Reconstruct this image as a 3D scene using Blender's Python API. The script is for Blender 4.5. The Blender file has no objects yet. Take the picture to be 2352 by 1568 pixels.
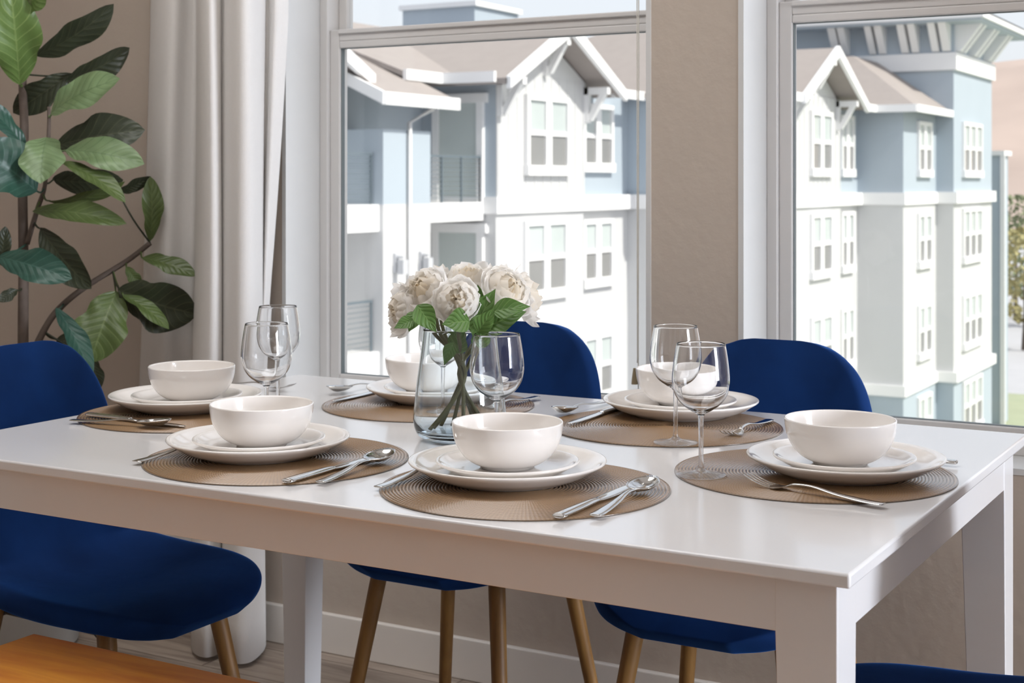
import bpy, bmesh, math, random
from mathutils import Vector, Matrix, noise
random.seed(7)
C = bpy.context.scene.collection
PI = math.pi

# ------------------------------------------------------------------ camera, sky, sun, lights, exposure
EYE = 1.165                      # camera height
FPX, YAW, UC, VH = 3369.0, 0.5181, 1176.0, 417.3
CS, SN = math.cos(YAW), math.sin(YAW)
cam_d = bpy.data.cameras.new('camera')
cam = bpy.data.objects.new('camera', cam_d); C.objects.link(cam)
cam.location = (0, 0, EYE); cam.rotation_euler = (PI/2, 0, YAW)
cam_d.sensor_width = 36.0; cam_d.lens = FPX/2352*36.0
cam_d.shift_y = -(784-VH)/2352
cam_d.clip_start = 0.05; cam_d.clip_end = 3000
cam_d.dof.use_dof = True; cam_d.dof.focus_distance = 2.12; cam_d.dof.aperture_fstop = 11
S = bpy.context.scene
S.camera = cam
vs = S.view_settings
vs.view_transform = 'Standard'; vs.look = 'None'; vs.exposure = 0.0; vs.gamma = 1.0; vs.use_curve_mapping = False
S.cycles.use_denoising = True
S.cycles.max_bounces = 14; S.cycles.diffuse_bounces = 6; S.cycles.glossy_bounces = 6
S.cycles.transmission_bounces = 12; S.cycles.transparent_max_bounces = 24
S.cycles.sample_clamp_indirect = 6.0

world = bpy.data.worlds.new('sky'); S.world = world; world.use_nodes = True
wn = world.node_tree.nodes; wl = world.node_tree.links; wn.clear()
wo = wn.new('ShaderNodeOutputWorld'); wb = wn.new('ShaderNodeBackground')
sky = wn.new('ShaderNodeTexSky'); sky.sky_type = 'NISHITA'; sky.sun_disc = False
sky.sun_elevation = math.radians(48); sky.sun_rotation = math.radians(90); sky.air_density = 1.2; sky.dust_density = 3.0
sc_ = wn.new('ShaderNodeVectorMath'); sc_.operation = 'SCALE'; sc_.inputs['Scale'].default_value = 0.13
mx = wn.new('ShaderNodeMix'); mx.data_type = 'RGBA'; mx.inputs[0].default_value = 0.68
mx.inputs[7].default_value = (0.93, 0.93, 0.99, 1)
wl.new(sky.outputs[0], sc_.inputs[0]); wl.new(sc_.outputs[0], mx.inputs[6]); wl.new(mx.outputs[2], wb.inputs[0])
wb.inputs[1].default_value = 1.22
wl.new(wb.outputs[0], wo.inputs[0])

sd = bpy.data.lights.new('sun', 'SUN'); sd.energy = 4.8; sd.angle = math.radians(0.6); sd.color = (1.0, 0.94, 0.85)
sun = bpy.data.objects.new('sun', sd); C.objects.link(sun)
sun.rotation_euler = Vector((-0.70, 0.02, -0.72)).to_track_quat('-Z', 'Y').to_euler()

def area(name, loc, direction, sx, sy, power, col):
    d = bpy.data.lights.new(name, 'AREA'); d.shape = 'RECTANGLE'; d.size = sx; d.size_y = sy; d.energy = power; d.color = col
    o = bpy.data.objects.new(name, d); C.objects.link(o); o.location = loc
    o.rotation_euler = Vector(direction).to_track_quat('-Z', 'Y').to_euler()
    return o
area('side_window_light', (5.92, 2.1, 1.45), (-1, 0, -0.03), 1.5, 2.2, 400, (0.90, 0.965, 1.08))
area('ceiling_fill_light', (-1.8, 1.6, 2.66), (0, 0, -1), 1.8, 1.2, 29, (0.99, 0.97, 0.955))  # added fill, standing in for light bounced off the ceiling
area('rear_fill_light', (-1.0, -2.3, 2.2), (-0.1, 1, -0.35), 2.2, 0.9, 0.2, (1.0, 0.90, 0.78))  # added warm fill for the room behind, no lamp stands there

# ------------------------------------------------------------------ helpers
def lin(r, g, b):
    f = lambda c: (c/255/12.92) if c/255 <= 0.04045 else ((c/255+0.055)/1.055)**2.4
    return (f(r), f(g), f(b), 1)
def ray_ratio(u):                 # x/y of the view direction through image column u
    t = (u-UC)/FPX
    return (-SN+CS*t)/(CS+SN*t)
def at_z(u, v, z):                # point of the horizontal plane z
    Z = FPX*(EYE-z)/(v-VH); X = (u-UC)/FPX*Z
    return Vector((-SN*Z+CS*X, CS*Z+SN*X, z))
def at_d(u, v, Z):                # point at depth Z
    X = (u-UC)/FPX*Z
    return Vector((-SN*Z+CS*X, CS*Z+SN*X, EYE-(v-VH)*Z/FPX))
def ycol(u, x): return x/ray_ratio(u)

def obj(name, bm, mat, parent=None, loc=None, smooth=None, bevel=0, subsurf=0, solid=0, rotz=0):
    me = bpy.data.meshes.new(name)
    bmesh.ops.recalc_face_normals(bm, faces=bm.faces) if smooth != 'keep' else None
    bm.to_mesh(me); bm.free()
    if smooth:
        for p in me.polygons: p.use_smooth = True
        if isinstance(smooth, (int, float)) and smooth is not True: me.set_sharp_from_angle(angle=math.radians(smooth))
    for m in (mat if isinstance(mat, (list, tuple)) else [mat]): me.materials.append(m)
    o = bpy.data.objects.new(name, me); C.objects.link(o)
    if parent: o.parent = parent
    if loc is not None: o.location = loc
    o.rotation_euler[2] = rotz
    if solid:
        m = o.modifiers.new('thick', 'SOLIDIFY'); m.thickness = solid; m.offset = 0
    if bevel:
        m = o.modifiers.new('bev', 'BEVEL'); m.width = bevel; m.segments = 3; m.limit_method = 'ANGLE'; m.angle_limit = math.radians(40)
    if subsurf:
        m = o.modifiers.new('sub', 'SUBSURF'); m.levels = subsurf; m.render_levels = subsurf
    return o
def tag(o, label, cat, group=None, kind=None):
    o['label'] = label; o['category'] = cat
    if group: o['group'] = group
    if kind: o['kind'] = kind
    return o
def empty(name, loc=(0, 0, 0), rotz=0):
    o = bpy.data.objects.new(name, None); C.objects.link(o); o.location = loc; o.rotation_euler[2] = rotz; o.empty_display_size = 0.05
    return o
def struct(o): o['kind'] = 'structure'; return o
def clone(root, loc, rotz=None):
    r = root.copy(); C.objects.link(r); r.location = loc
    if rotz is not None: r.rotation_euler[2] = rotz
    for ch in list(root.children):
        c = ch.copy(); C.objects.link(c); c.parent = r
        for g in list(ch.children):
            d = g.copy(); C.objects.link(d); d.parent = c
    return r
NB = bmesh.new
def box(bm, x0, x1, y0, y1, z0, z1):
    vs_ = [bm.verts.new(p) for p in ((x0,y0,z0),(x1,y0,z0),(x1,y1,z0),(x0,y1,z0),(x0,y0,z1),(x1,y0,z1),(x1,y1,z1),(x0,y1,z1))]
    for f in ((3,2,1,0),(4,5,6,7),(0,1,5,4),(1,2,6,5),(2,3,7,6),(3,0,4,7)): bm.faces.new([vs_[i] for i in f])
    return vs_
def hexa(bm, pts):                # eight corners: four below, four above
    vs_ = [bm.verts.new(p) for p in pts]
    for f in ((3,2,1,0),(4,5,6,7),(0,1,5,4),(1,2,6,5),(2,3,7,6),(3,0,4,7)): bm.faces.new([vs_[i] for i in f])
def lathe(prof, seg=64, closed=False, bm=None, arc=None):
    bm = bm or NB(); rings = []
    for r, z in prof:
        if r < 1e-7: rings.append([bm.verts.new((0, 0, z))])
        else: rings.append([bm.verts.new((r*math.cos(2*PI*i/seg), r*math.sin(2*PI*i/seg), z)) for i in range(seg)])
    pairs = list(zip(rings, rings[1:]))
    if closed: pairs.append((rings[-1], rings[0]))
    for a, b in pairs:
        for i in range(seg):
            j = (i+1) % seg
            if len(a) == 1 and len(b) == 1: continue
            if len(a) == 1: bm.faces.new((a[0], b[j], b[i]))
            elif len(b) == 1: bm.faces.new((a[i], a[j], b[0]))
            else: bm.faces.new((a[i], a[j], b[j], b[i]))
    return bm
def smooth_path(pts, n=6):
    pts = [Vector(p) for p in pts]; out = []
    for i in range(len(pts)-1):
        p0 = pts[max(i-1, 0)]; p1 = pts[i]; p2 = pts[i+1]; p3 = pts[min(i+2, len(pts)-1)]
        for k in range(n):
            t = k/n
            out.append(0.5*((2*p1)+(-p0+p2)*t+(2*p0-5*p1+4*p2-p3)*t*t+(-p0+3*p1-3*p2+p3)*t**3))
    out.append(pts[-1]); return out
def tube(bm, pts, rad, seg=10, cap=True):
    pts = [Vector(p) for p in pts]; n = len(pts)
    rr = rad if isinstance(rad, (list, tuple)) else [rad]*n
    if len(rr) != n: rr = [rr[0]+(rr[-1]-rr[0])*i/(n-1) for i in range(n)]
    up = Vector((0.31, 0.17, 0.93)); rings = []
    for i, p in enumerate(pts):
        d = (pts[min(i+1, n-1)]-pts[max(i-1, 0)]).normalized()
        a = d.cross(up)
        if a.length < 0.05: a = d.cross(Vector((1, 0, 0)))
        a.normalize(); b = a.cross(d).normalized()
        rings.append([bm.verts.new(p+rr[i]*(a*math.cos(2*PI*k/seg)+b*math.sin(2*PI*k/seg))) for k in range(seg)])
    for r, q in zip(rings, rings[1:]):
        for k in range(seg): bm.faces.new((r[k], r[(k+1) % seg], q[(k+1) % seg], q[k]))
    if cap:
        bm.faces.new(rings[0][::-1]); bm.faces.new(rings[-1])
    return bm
def grid(bm, f, n, m, uv=False):
    vv = [[bm.verts.new(f(i/n, j/m)) for j in range(m+1)] for i in range(n+1)]
    lay = bm.loops.layers.uv.verify() if uv else None
    for i in range(n):
        for j in range(m):
            try: fa = bm.faces.new((vv[i][j], vv[i+1][j], vv[i+1][j+1], vv[i][j+1]))
            except ValueError: continue
            if uv:
                for l, (a, b) in zip(fa.loops, ((i, j), (i+1, j), (i+1, j+1), (i, j+1))): l[lay].uv = (b/m, a/n)
    return bm

# ------------------------------------------------------------------ materials
def mat(name, col, rough=0.5, metal=0.0, noise_amt=0.0, noise_scale=20.0, bump=0.0, bump_scale=60.0, coat=0.0, sheen=0.0, sheen_col=None, spec=0.5):
    m = bpy.data.materials.new(name); m.use_nodes = True
    nt = m.node_tree; p = nt.nodes['Principled BSDF']
    p.inputs['Base Color'].default_value = col; p.inputs['Roughness'].default_value = rough; p.inputs['Metallic'].default_value = metal
    p.inputs['Coat Weight'].default_value = coat; p.inputs['Coat Roughness'].default_value = 0.08
    p.inputs['Specular IOR Level'].default_value = spec
    if sheen:
        p.inputs['Sheen Weight'].default_value = sheen; p.inputs['Sheen Roughness'].default_value = 0.35
        p.inputs['Sheen Tint'].default_value = sheen_col or col
    tc = nt.nodes.new('ShaderNodeTexCoord')
    if noise_amt:
        n = nt.nodes.new('ShaderNodeTexNoise'); n.inputs['Scale'].default_value = noise_scale; n.inputs['Detail'].default_value = 4
        nt.links.new(tc.outputs['Object'], n.inputs['Vector'])
        r = nt.nodes.new('ShaderNodeMix'); r.data_type = 'RGBA'
        r.inputs[6].default_value = tuple(c*(1-noise_amt) for c in col[:3])+(1,); r.inputs[7].default_value = tuple(min(1, c*(1+noise_amt)) for c in col[:3])+(1,)
        nt.links.new(n.outputs['Fac'], r.inputs[0]); nt.links.new(r.outputs[2], p.inputs['Base Color'])
    if bump:
        n = nt.nodes.new('ShaderNodeTexNoise'); n.inputs['Scale'].default_value = bump_scale; n.inputs['Detail'].default_value = 3
        nt.links.new(tc.outputs['Object'], n.inputs['Vector'])
        b = nt.nodes.new('ShaderNodeBump'); b.inputs['Strength'].default_value = bump; b.inputs['Distance'].default_value = 0.004
        nt.links.new(n.outputs['Fac'], b.inputs['Height']); nt.links.new(b.outputs[0], p.inputs['Normal'])
    return m
def glass_mat(name, col, ior=1.5, rough=0.0, clear=0.45):
    m = bpy.data.materials.new(name); m.use_nodes = True; nt = m.node_tree; nt.nodes.clear()
    o = nt.nodes.new('ShaderNodeOutputMaterial'); g = nt.nodes.new('ShaderNodeBsdfGlass')
    g.inputs['Color'].default_value = col; g.inputs['IOR'].default_value = ior; g.inputs['Roughness'].default_value = rough
    t = nt.nodes.new('ShaderNodeBsdfTransparent'); t.inputs[0].default_value = col; ms = nt.nodes.new('ShaderNodeMixShader'); ms.inputs[0].default_value = clear
    nt.links.new(g.outputs[0], ms.inputs[1]); nt.links.new(t.outputs[0], ms.inputs[2]); nt.links.new(ms.outputs[0], o.inputs[0]); return m
def pane_mat(name, tint, refl=1.0):
    m = bpy.data.materials.new(name); m.use_nodes = True; nt = m.node_tree; nt.nodes.clear()
    o = nt.nodes.new('ShaderNodeOutputMaterial'); t = nt.nodes.new('ShaderNodeBsdfTransparent'); g = nt.nodes.new('ShaderNodeBsdfGlossy')
    t.inputs[0].default_value = tint; g.inputs['Roughness'].default_value = 0.01; g.inputs[0].default_value = (1, 1, 1, 1)
    f = nt.nodes.new('ShaderNodeFresnel'); f.inputs[0].default_value = 1.45
    mu = nt.nodes.new('ShaderNodeMath'); mu.operation = 'MULTIPLY'; mu.inputs[1].default_value = refl
    mi = nt.nodes.new('ShaderNodeMixShader')
    nt.links.new(f.outputs[0], mu.inputs[0]); nt.links.new(mu.outputs[0], mi.inputs[0]); nt.links.new(t.outputs[0], mi.inputs[1]); nt.links.new(g.outputs[0], mi.inputs[2])
    nt.links.new(mi.outputs[0], o.inputs[0]); return m
def wood_mat(name, dark, light, rough, scale=(1, 14, 14), planks=None, coat=0.0):
    m = bpy.data.materials.new(name); m.use_nodes = True; nt = m.node_tree; p = nt.nodes['Principled BSDF']
    p.inputs['Roughness'].default_value = rough; p.inputs['Coat Weight'].default_value = coat
    tc = nt.nodes.new('ShaderNodeTexCoord'); mp = nt.nodes.new('ShaderNodeMapping'); mp.inputs['Scale'].default_value = scale
    n = nt.nodes.new('ShaderNodeTexNoise'); n.inputs['Scale'].default_value = 3.0; n.inputs['Detail'].default_value = 6; n.inputs['Distortion'].default_value = 0.6
    r = nt.nodes.new('ShaderNodeValToRGB'); r.color_ramp.elements[0].position = 0.3; r.color_ramp.elements[1].position = 0.72
    r.color_ramp.elements[0].color = dark; r.color_ramp.elements[1].color = light
    nt.links.new(tc.outputs['Object'], mp.inputs[0]); nt.links.new(mp.outputs[0], n.inputs['Vector']); nt.links.new(n.outputs['Fac'], r.inputs[0])
    src = r.outputs[0]
    if planks:
        b = nt.nodes.new('ShaderNodeTexBrick'); b.inputs['Scale'].default_value = 1.0
        b.inputs['Brick Width'].default_value = planks[0]; b.inputs['Row Height'].default_value = planks[1]; b.inputs['Mortar Size'].default_value = 0.0025
        b.inputs['Color1'].default_value = (0.82, 0.82, 0.82, 1); b.inputs['Color2'].default_value = (1.1, 1.1, 1.1, 1); b.inputs['Mortar'].default_value = (0.45, 0.42, 0.4, 1)
        nt.links.new(tc.outputs['Object'], b.inputs['Vector'])
        mm = nt.nodes.new('ShaderNodeMix'); mm.data_type = 'RGBA'; mm.blend_type = 'MULTIPLY'; mm.inputs[0].default_value = 1.0
        nt.links.new(src, mm.inputs[6]); nt.links.new(b.outputs['Color'], mm.inputs[7]); src = mm.outputs[2]
    nt.links.new(src, p.inputs['Base Color']); return m

M = {}
M['wall'] = mat('beige_wall_paint', (0.45, 0.385, 0.325, 1), 0.75, noise_amt=0.03, bump=0.25, bump_scale=45)
M['reveal'] = mat('white_drywall', (0.57, 0.57, 0.56, 1), 0.6, noise_amt=0.02, bump=0.08, bump_scale=50)
M['ceiling'] = mat('ceiling_paint', (0.82, 0.80, 0.77, 1), 0.9, noise_amt=0.02)
M['vinyl'] = mat('white_vinyl', (0.66, 0.65, 0.64, 1), 0.35, noise_amt=0.01)
M['gasket'] = mat('dark_gasket', (0.16, 0.19, 0.20, 1), 0.5, noise_amt=0.05)
M['trim'] = mat('white_trim_paint', (0.72, 0.68, 0.63, 1), 0.4, noise_amt=0.02)
M['floor'] = wood_mat('grey_plank_floor', lin(120, 106, 96), lin(178, 164, 150), 0.4, (1.2, 14, 1), planks=(1.2, 0.18))
M['table'] = mat('white_lacquer', (0.765, 0.765, 0.775, 1), 0.20, noise_amt=0.01, noise_scale=4, coat=0.4)
M['ceramic'] = mat('white_glazed_ceramic', (0.88, 0.85, 0.82, 1), 0.09, noise_amt=0.01, coat=0.5)
M['steel'] = mat('polished_steel', (0.70, 0.69, 0.67, 1), 0.10, metal=1.0, noise_amt=0.02)
M['glass'] = glass_mat('clear_glass', (0.992, 0.995, 0.998, 1), 1.45, clear=0.0)
M['footglass'] = glass_mat('clear_foot_glass', (0.995, 0.997, 1.0, 1), 1.45, clear=0.38)
M['vaseglass'] = glass_mat('pale_blue_glass', (0.965, 0.988, 0.998, 1), 1.45, clear=0.0)
M['pane'] = pane_mat('window_glass', (0.97, 0.985, 0.99, 1), 0.35)
M['velvet'] = mat('blue_velvet', (0.006, 0.030, 0.125, 1), 0.85, noise_amt=0.75, noise_scale=6, bump=0.15, bump_scale=30, sheen=0.65, sheen_col=(0.03, 0.20, 0.72, 1), spec=0.1)
M['dark_metal'] = mat('dark_metal', (0.05, 0.05, 0.05, 1), 0.5, noise_amt=0.05)
M['legwood'] = wood_mat('walnut_leg', lin(104, 70, 32), lin(166, 124, 66), 0.5, (9, 9, 0.8))
M['benchwood'] = wood_mat('honey_bench', lin(200, 116, 34), lin(240, 168, 62), 0.38, (1.2, 10, 10), coat=0.15)
M['curtain'] = mat('off_white_linen', (0.84, 0.82, 0.80, 1), 0.9, noise_amt=0.03, noise_scale=120, bump=0.15, bump_scale=400)
M['trunk'] = mat('fig_bark', lin(98, 86, 78), 0.85, noise_amt=0.3, noise_scale=40, bump=0.4, bump_scale=80)
M['pot'] = mat('grey_pot', lin(150, 146, 140), 0.6, noise_amt=0.1, noise_scale=12)
M['soil'] = mat('dark_soil', lin(58, 44, 34), 0.95, noise_amt=0.4, noise_scale=60, bump=0.6, bump_scale=60)
M['stem'] = mat('peony_stem', lin(92, 92, 58), 0.5, noise_amt=0.3, noise_scale=40)
M['cord'] = mat('white_cord', (0.72, 0.70, 0.64, 1), 0.7, noise_amt=0.05)
M['tassel'] = mat('tan_tassel', lin(150, 135, 105), 0.5, noise_amt=0.1)
M['metalgrey'] = mat('railing_metal', lin(110, 122, 130), 0.5, metal=0.3, noise_amt=0.05)

def curtain_translucent():
    m = M['curtain']; nt = m.node_tree; p = nt.nodes['Principled BSDF']; out = [n for n in nt.nodes if n.type == 'OUTPUT_MATERIAL'][0]
    t = nt.nodes.new('ShaderNodeBsdfTranslucent'); t.inputs[0].default_value = (0.74, 0.72, 0.69, 1)
    mi = nt.nodes.new('ShaderNodeMixShader'); mi.inputs[0].default_value = 0.25
    nt.links.new(p.outputs[0], mi.inputs[1]); nt.links.new(t.outputs[0], mi.inputs[2]); nt.links.new(mi.outputs[0], out.inputs[0])
curtain_translucent()

def mat_mat():                    # woven placemat: tan rings crossed by radial threads
    m = mat('woven_vinyl_mat', lin(168, 143, 116), 0.24, noise_amt=0.0, coat=0.5)
    nt = m.node_tree; p = nt.nodes['Principled BSDF']; tc = nt.nodes.new('ShaderNodeTexCoord')
    sp = nt.nodes.new('ShaderNodeSeparateXYZ'); nt.links.new(tc.outputs['Object'], sp.inputs[0])
    at = nt.nodes.new('ShaderNodeMath'); at.operation = 'ARCTAN2'; nt.links.new(sp.outputs[1], at.inputs[0]); nt.links.new(sp.outputs[0], at.inputs[1])
    mu = nt.nodes.new('ShaderNodeMath'); mu.operation = 'MULTIPLY'; mu.inputs[1].default_value = 210; nt.links.new(at.outputs[0], mu.inputs[0])
    si = nt.nodes.new('ShaderNodeMath'); si.operation = 'SINE'; nt.links.new(mu.outputs[0], si.inputs[0])
    mr = nt.nodes.new('ShaderNodeMapRange'); mr.inputs[1].default_value = -1; mr.inputs[2].default_value = 1; nt.links.new(si.outputs[0], mr.inputs[0])
    mi = nt.nodes.new('ShaderNodeMix'); mi.data_type = 'RGBA'; mi.inputs[6].default_value = lin(144, 114, 82); mi.inputs[7].default_value = lin(152, 122, 90)
    nt.links.new(mr.outputs[0], mi.inputs[0]); nt.links.new(mi.outputs[2], p.inputs['Base Color'])
    b = nt.nodes.new('ShaderNodeBump'); b.inputs['Strength'].default_value = 0.12; b.inputs['Distance'].default_value = 0.0008
    nt.links.new(mr.outputs[0], b.inputs['Height']); nt.links.new(b.outputs[0], p.inputs['Normal'])
    p.inputs['Specular IOR Level'].default_value = 0.7
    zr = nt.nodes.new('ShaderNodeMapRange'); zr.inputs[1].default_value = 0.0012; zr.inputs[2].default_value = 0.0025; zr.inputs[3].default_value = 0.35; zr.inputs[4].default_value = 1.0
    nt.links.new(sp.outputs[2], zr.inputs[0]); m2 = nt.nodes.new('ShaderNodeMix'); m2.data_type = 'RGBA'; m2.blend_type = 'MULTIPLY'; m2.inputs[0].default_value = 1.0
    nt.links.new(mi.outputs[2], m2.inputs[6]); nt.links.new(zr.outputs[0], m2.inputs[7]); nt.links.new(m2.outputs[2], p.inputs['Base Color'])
    return m
M['mat'] = mat_mat()
def leaf_mat(name, col, vein, rough=0.38, trans=0.12, veins=9):
    m = bpy.data.materials.new(name); m.use_nodes = True; nt = m.node_tree; p = nt.nodes['Principled BSDF']
    out = [n for n in nt.nodes if n.type == 'OUTPUT_MATERIAL'][0]
    p.inputs['Roughness'].default_value = rough
    uv = nt.nodes.new('ShaderNodeUVMap'); sp = nt.nodes.new('ShaderNodeSeparateXYZ'); nt.links.new(uv.outputs[0], sp.inputs[0])
    def math_(op, a, b=None):
        n = nt.nodes.new('ShaderNodeMath'); n.operation = op
        for k, x in enumerate((a, b)):
            if x is None: continue
            if isinstance(x, (int, float)): n.inputs[k].default_value = x
            else: nt.links.new(x, n.inputs[k])
        return n.outputs[0]
    a = math_('ABSOLUTE', math_('SUBTRACT', sp.outputs[0], 0.5))
    ph = math_('SUBTRACT', math_('MULTIPLY', sp.outputs[1], float(veins)), math_('MULTIPLY', a, 4.0))
    fr = math_('ABSOLUTE', math_('SUBTRACT', math_('FRACT', ph), 0.5))
    v1 = math_('LESS_THAN', fr, 0.06); v2 = math_('LESS_THAN', a, 0.018)
    v = math_('MAXIMUM', v1, v2)
    n = nt.nodes.new('ShaderNodeTexNoise'); n.inputs['Scale'].default_value = 18
    tc = nt.nodes.new('ShaderNodeTexCoord'); nt.links.new(tc.outputs['Object'], n.inputs['Vector'])
    m1 = nt.nodes.new('ShaderNodeMix'); m1.data_type = 'RGBA'; m1.inputs[6].default_value = tuple(c*0.75 for c in col[:3])+(1,); m1.inputs[7].default_value = tuple(c*1.3 for c in col[:3])+(1,)
    nt.links.new(n.outputs['Fac'], m1.inputs[0])
    m2 = nt.nodes.new('ShaderNodeMix'); m2.data_type = 'RGBA'; m2.inputs[7].default_value = vein
    nt.links.new(math_('MULTIPLY', v, 0.55), m2.inputs[0]); nt.links.new(m1.outputs[2], m2.inputs[6]); nt.links.new(m2.outputs[2], p.inputs['Base Color'])
    b = nt.nodes.new('ShaderNodeBump'); b.inputs['Strength'].default_value = 0.5; b.inputs['Distance'].default_value = 0.003
    nt.links.new(fr, b.inputs['Height']); nt.links.new(b.outputs[0], p.inputs['Normal'])
    t = nt.nodes.new('ShaderNodeBsdfTranslucent'); nt.links.new(m2.outputs[2], t.inputs[0])
    mi = nt.nodes.new('ShaderNodeMixShader'); mi.inputs[0].default_value = trans
    nt.links.new(p.outputs[0], mi.inputs[1]); nt.links.new(t.outputs[0], mi.inputs[2]); nt.links.new(mi.outputs[0], out.inputs[0])
    return m
M['leaf_dark'] = leaf_mat('fig_leaf_dark', lin(52, 58, 42), lin(80, 84, 62))
M['leaf_mid'] = leaf_mat('fig_leaf_olive', lin(80, 96, 52), lin(112, 126, 80))
M['leaf_lite'] = leaf_mat('fig_leaf_pale', lin(114, 136, 96), lin(84, 108, 70))
M['leaf_teal'] = leaf_mat('fig_leaf_teal', lin(44, 78, 66), lin(70, 104, 92))
M['leaf_bright'] = leaf_mat('fig_leaf_bright', lin(98, 124, 66), lin(138, 160, 98))
M['peony_leaf'] = leaf_mat('peony_leaf', lin(86, 122, 58), lin(130, 160, 96), 0.45, 0.2, veins=6)
def petal_mat():
    m = mat('peony_petal', (0.88, 0.85, 0.82, 1), 0.6)
    nt = m.node_tree; p = nt.nodes['Principled BSDF']; out = [n for n in nt.nodes if n.type == 'OUTPUT_MATERIAL'][0]
    at = nt.nodes.new('ShaderNodeAttribute'); at.attribute_name = 'inner'
    mi = nt.nodes.new('ShaderNodeMix'); mi.data_type = 'RGBA'; mi.inputs[6].default_value = (0.96, 0.945, 0.92, 1); mi.inputs[7].default_value = (0.93, 0.80, 0.56, 1)
    nt.links.new(at.outputs['Fac'], mi.inputs[0]); nt.links.new(mi.outputs[2], p.inputs['Base Color'])
    t = nt.nodes.new('ShaderNodeBsdfTranslucent'); nt.links.new(mi.outputs[2], t.inputs[0])
    ms = nt.nodes.new('ShaderNodeMixShader'); ms.inputs[0].default_value = 0.58
    nt.links.new(p.outputs[0], ms.inputs[1]); nt.links.new(t.outputs[0], ms.inputs[2]); nt.links.new(ms.outputs[0], out.inputs[0])
    return m
M['petal'] = petal_mat()
# outdoors
M['siding'] = mat('white_siding', (0.58, 0.585, 0.59, 1), 0.7, noise_amt=0.02, noise_scale=2)
M['bluegrey'] = mat('blue_grey_paint', (0.40, 0.46, 0.515, 1), 0.8, noise_amt=0.03, noise_scale=1)
M['extrim'] = mat('outdoor_white_trim', (0.80, 0.80, 0.80, 1), 0.6, noise_amt=0.02, noise_scale=2)
M['shingle'] = mat('tan_shingles', (0.325, 0.29, 0.27, 1), 0.9, noise_amt=0.08, noise_scale=3, bump=0.5, bump_scale=8)
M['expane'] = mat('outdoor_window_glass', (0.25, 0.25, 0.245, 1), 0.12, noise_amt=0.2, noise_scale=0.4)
M['hill'] = mat('dry_grass_hill', lin(174, 157, 147), 0.95, noise_amt=0.28, noise_scale=0.018)
M['lawn'] = mat('lawn_grass', lin(158, 165, 136), 0.9, noise_amt=0.2, noise_scale=0.6)
M['street'] = mat('street_asphalt', lin(178, 178, 180), 0.9, noise_amt=0.08, noise_scale=0.8)
M['treeleaf'] = mat('tree_foliage', lin(122, 130, 98), 0.8, noise_amt=0.35, noise_scale=0.8)
M['expane_up'] = mat('sky_reflection_pane', (0.50, 0.55, 0.54, 1), 0.12, noise_amt=0.2, noise_scale=0.4)  # pale base colour puts the sky's reflection into the panes
M['lantern'] = mat('lantern_metal', lin(190, 192, 196), 0.5, noise_amt=0.05)
M['treeyellow'] = mat('autumn_foliage', lin(166, 158, 112), 0.8, noise_amt=0.3, noise_scale=0.8)

# ------------------------------------------------------------------ room shell
WY, WT = 2.939, 0.26               # inner face and thickness of the window wall
CEIL = 2.72
XL, XR, YB = -4.3, 6.0, -3.0
OP = [(-2.345, -1.325), (-1.123, -0.103)]   # openings of the two windows
OZ0, OZ1 = 0.60, 2.42
b = NB(); box(b, XL-0.2, XR+0.2, YB-0.2, WY+WT, -0.12, 0.0); struct(obj('floor', b, M['floor']))
b = NB(); box(b, XL-0.2, XR+0.2, YB-0.2, WY+WT, CEIL, CEIL+0.15); struct(obj('ceiling', b, M['ceiling']))
b = NB()
box(b, XL-0.2, XR+0.2, WY, WY+WT, 0, OZ0); box(b, XL-0.2, XR+0.2, WY, WY+WT, OZ1, CEIL)
xs = [XL-0.2, OP[0][0], OP[0][1], OP[1][0], OP[1][1], XR+0.2]
for k in (0, 2, 4): box(b, xs[k], xs[k+1], WY, WY+WT, OZ0, OZ1)
struct(obj('wall_front', b, M['wall']))
b = NB(); box(b, XL-0.2, XL, YB, WY, 0, CEIL); struct(obj('wall_left', b, M['wall']))
b = NB(); box(b, XL-0.2, XR+0.2, YB-0.2, YB, 0, CEIL); struct(obj('wall_back', b, M['wall']))
b = NB()
SW = (1.25, 2.9, 0.30, 2.58)   # side window opening y0,y1,z0,z1
box(b, XR, XR+0.2, YB, SW[0], 0, CEIL); box(b, XR, XR+0.2, SW[1], WY, 0, CEIL)
box(b, XR, XR+0.2, SW[0], SW[1], 0, SW[2]); box(b, XR, XR+0.2, SW[0], SW[1], SW[3], CEIL)
struct(obj('wall_right', b, M['wall']))
BB = 0.0977
def baseboard(name, boxes):
    b = NB()
    for q in boxes: box(b, *q)
    return struct(obj(name, b, M['trim'], bevel=0.004))
baseboard('baseboard_front', [(XL, XR, WY-0.016, WY, 0, BB)])
baseboard('baseboard_left', [(XL, XL+0.016, YB, WY-0.016, 0, BB)])
baseboard('baseboard_back', [(XL+0.016, XR, YB, YB+0.016, 0, BB)])

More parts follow.
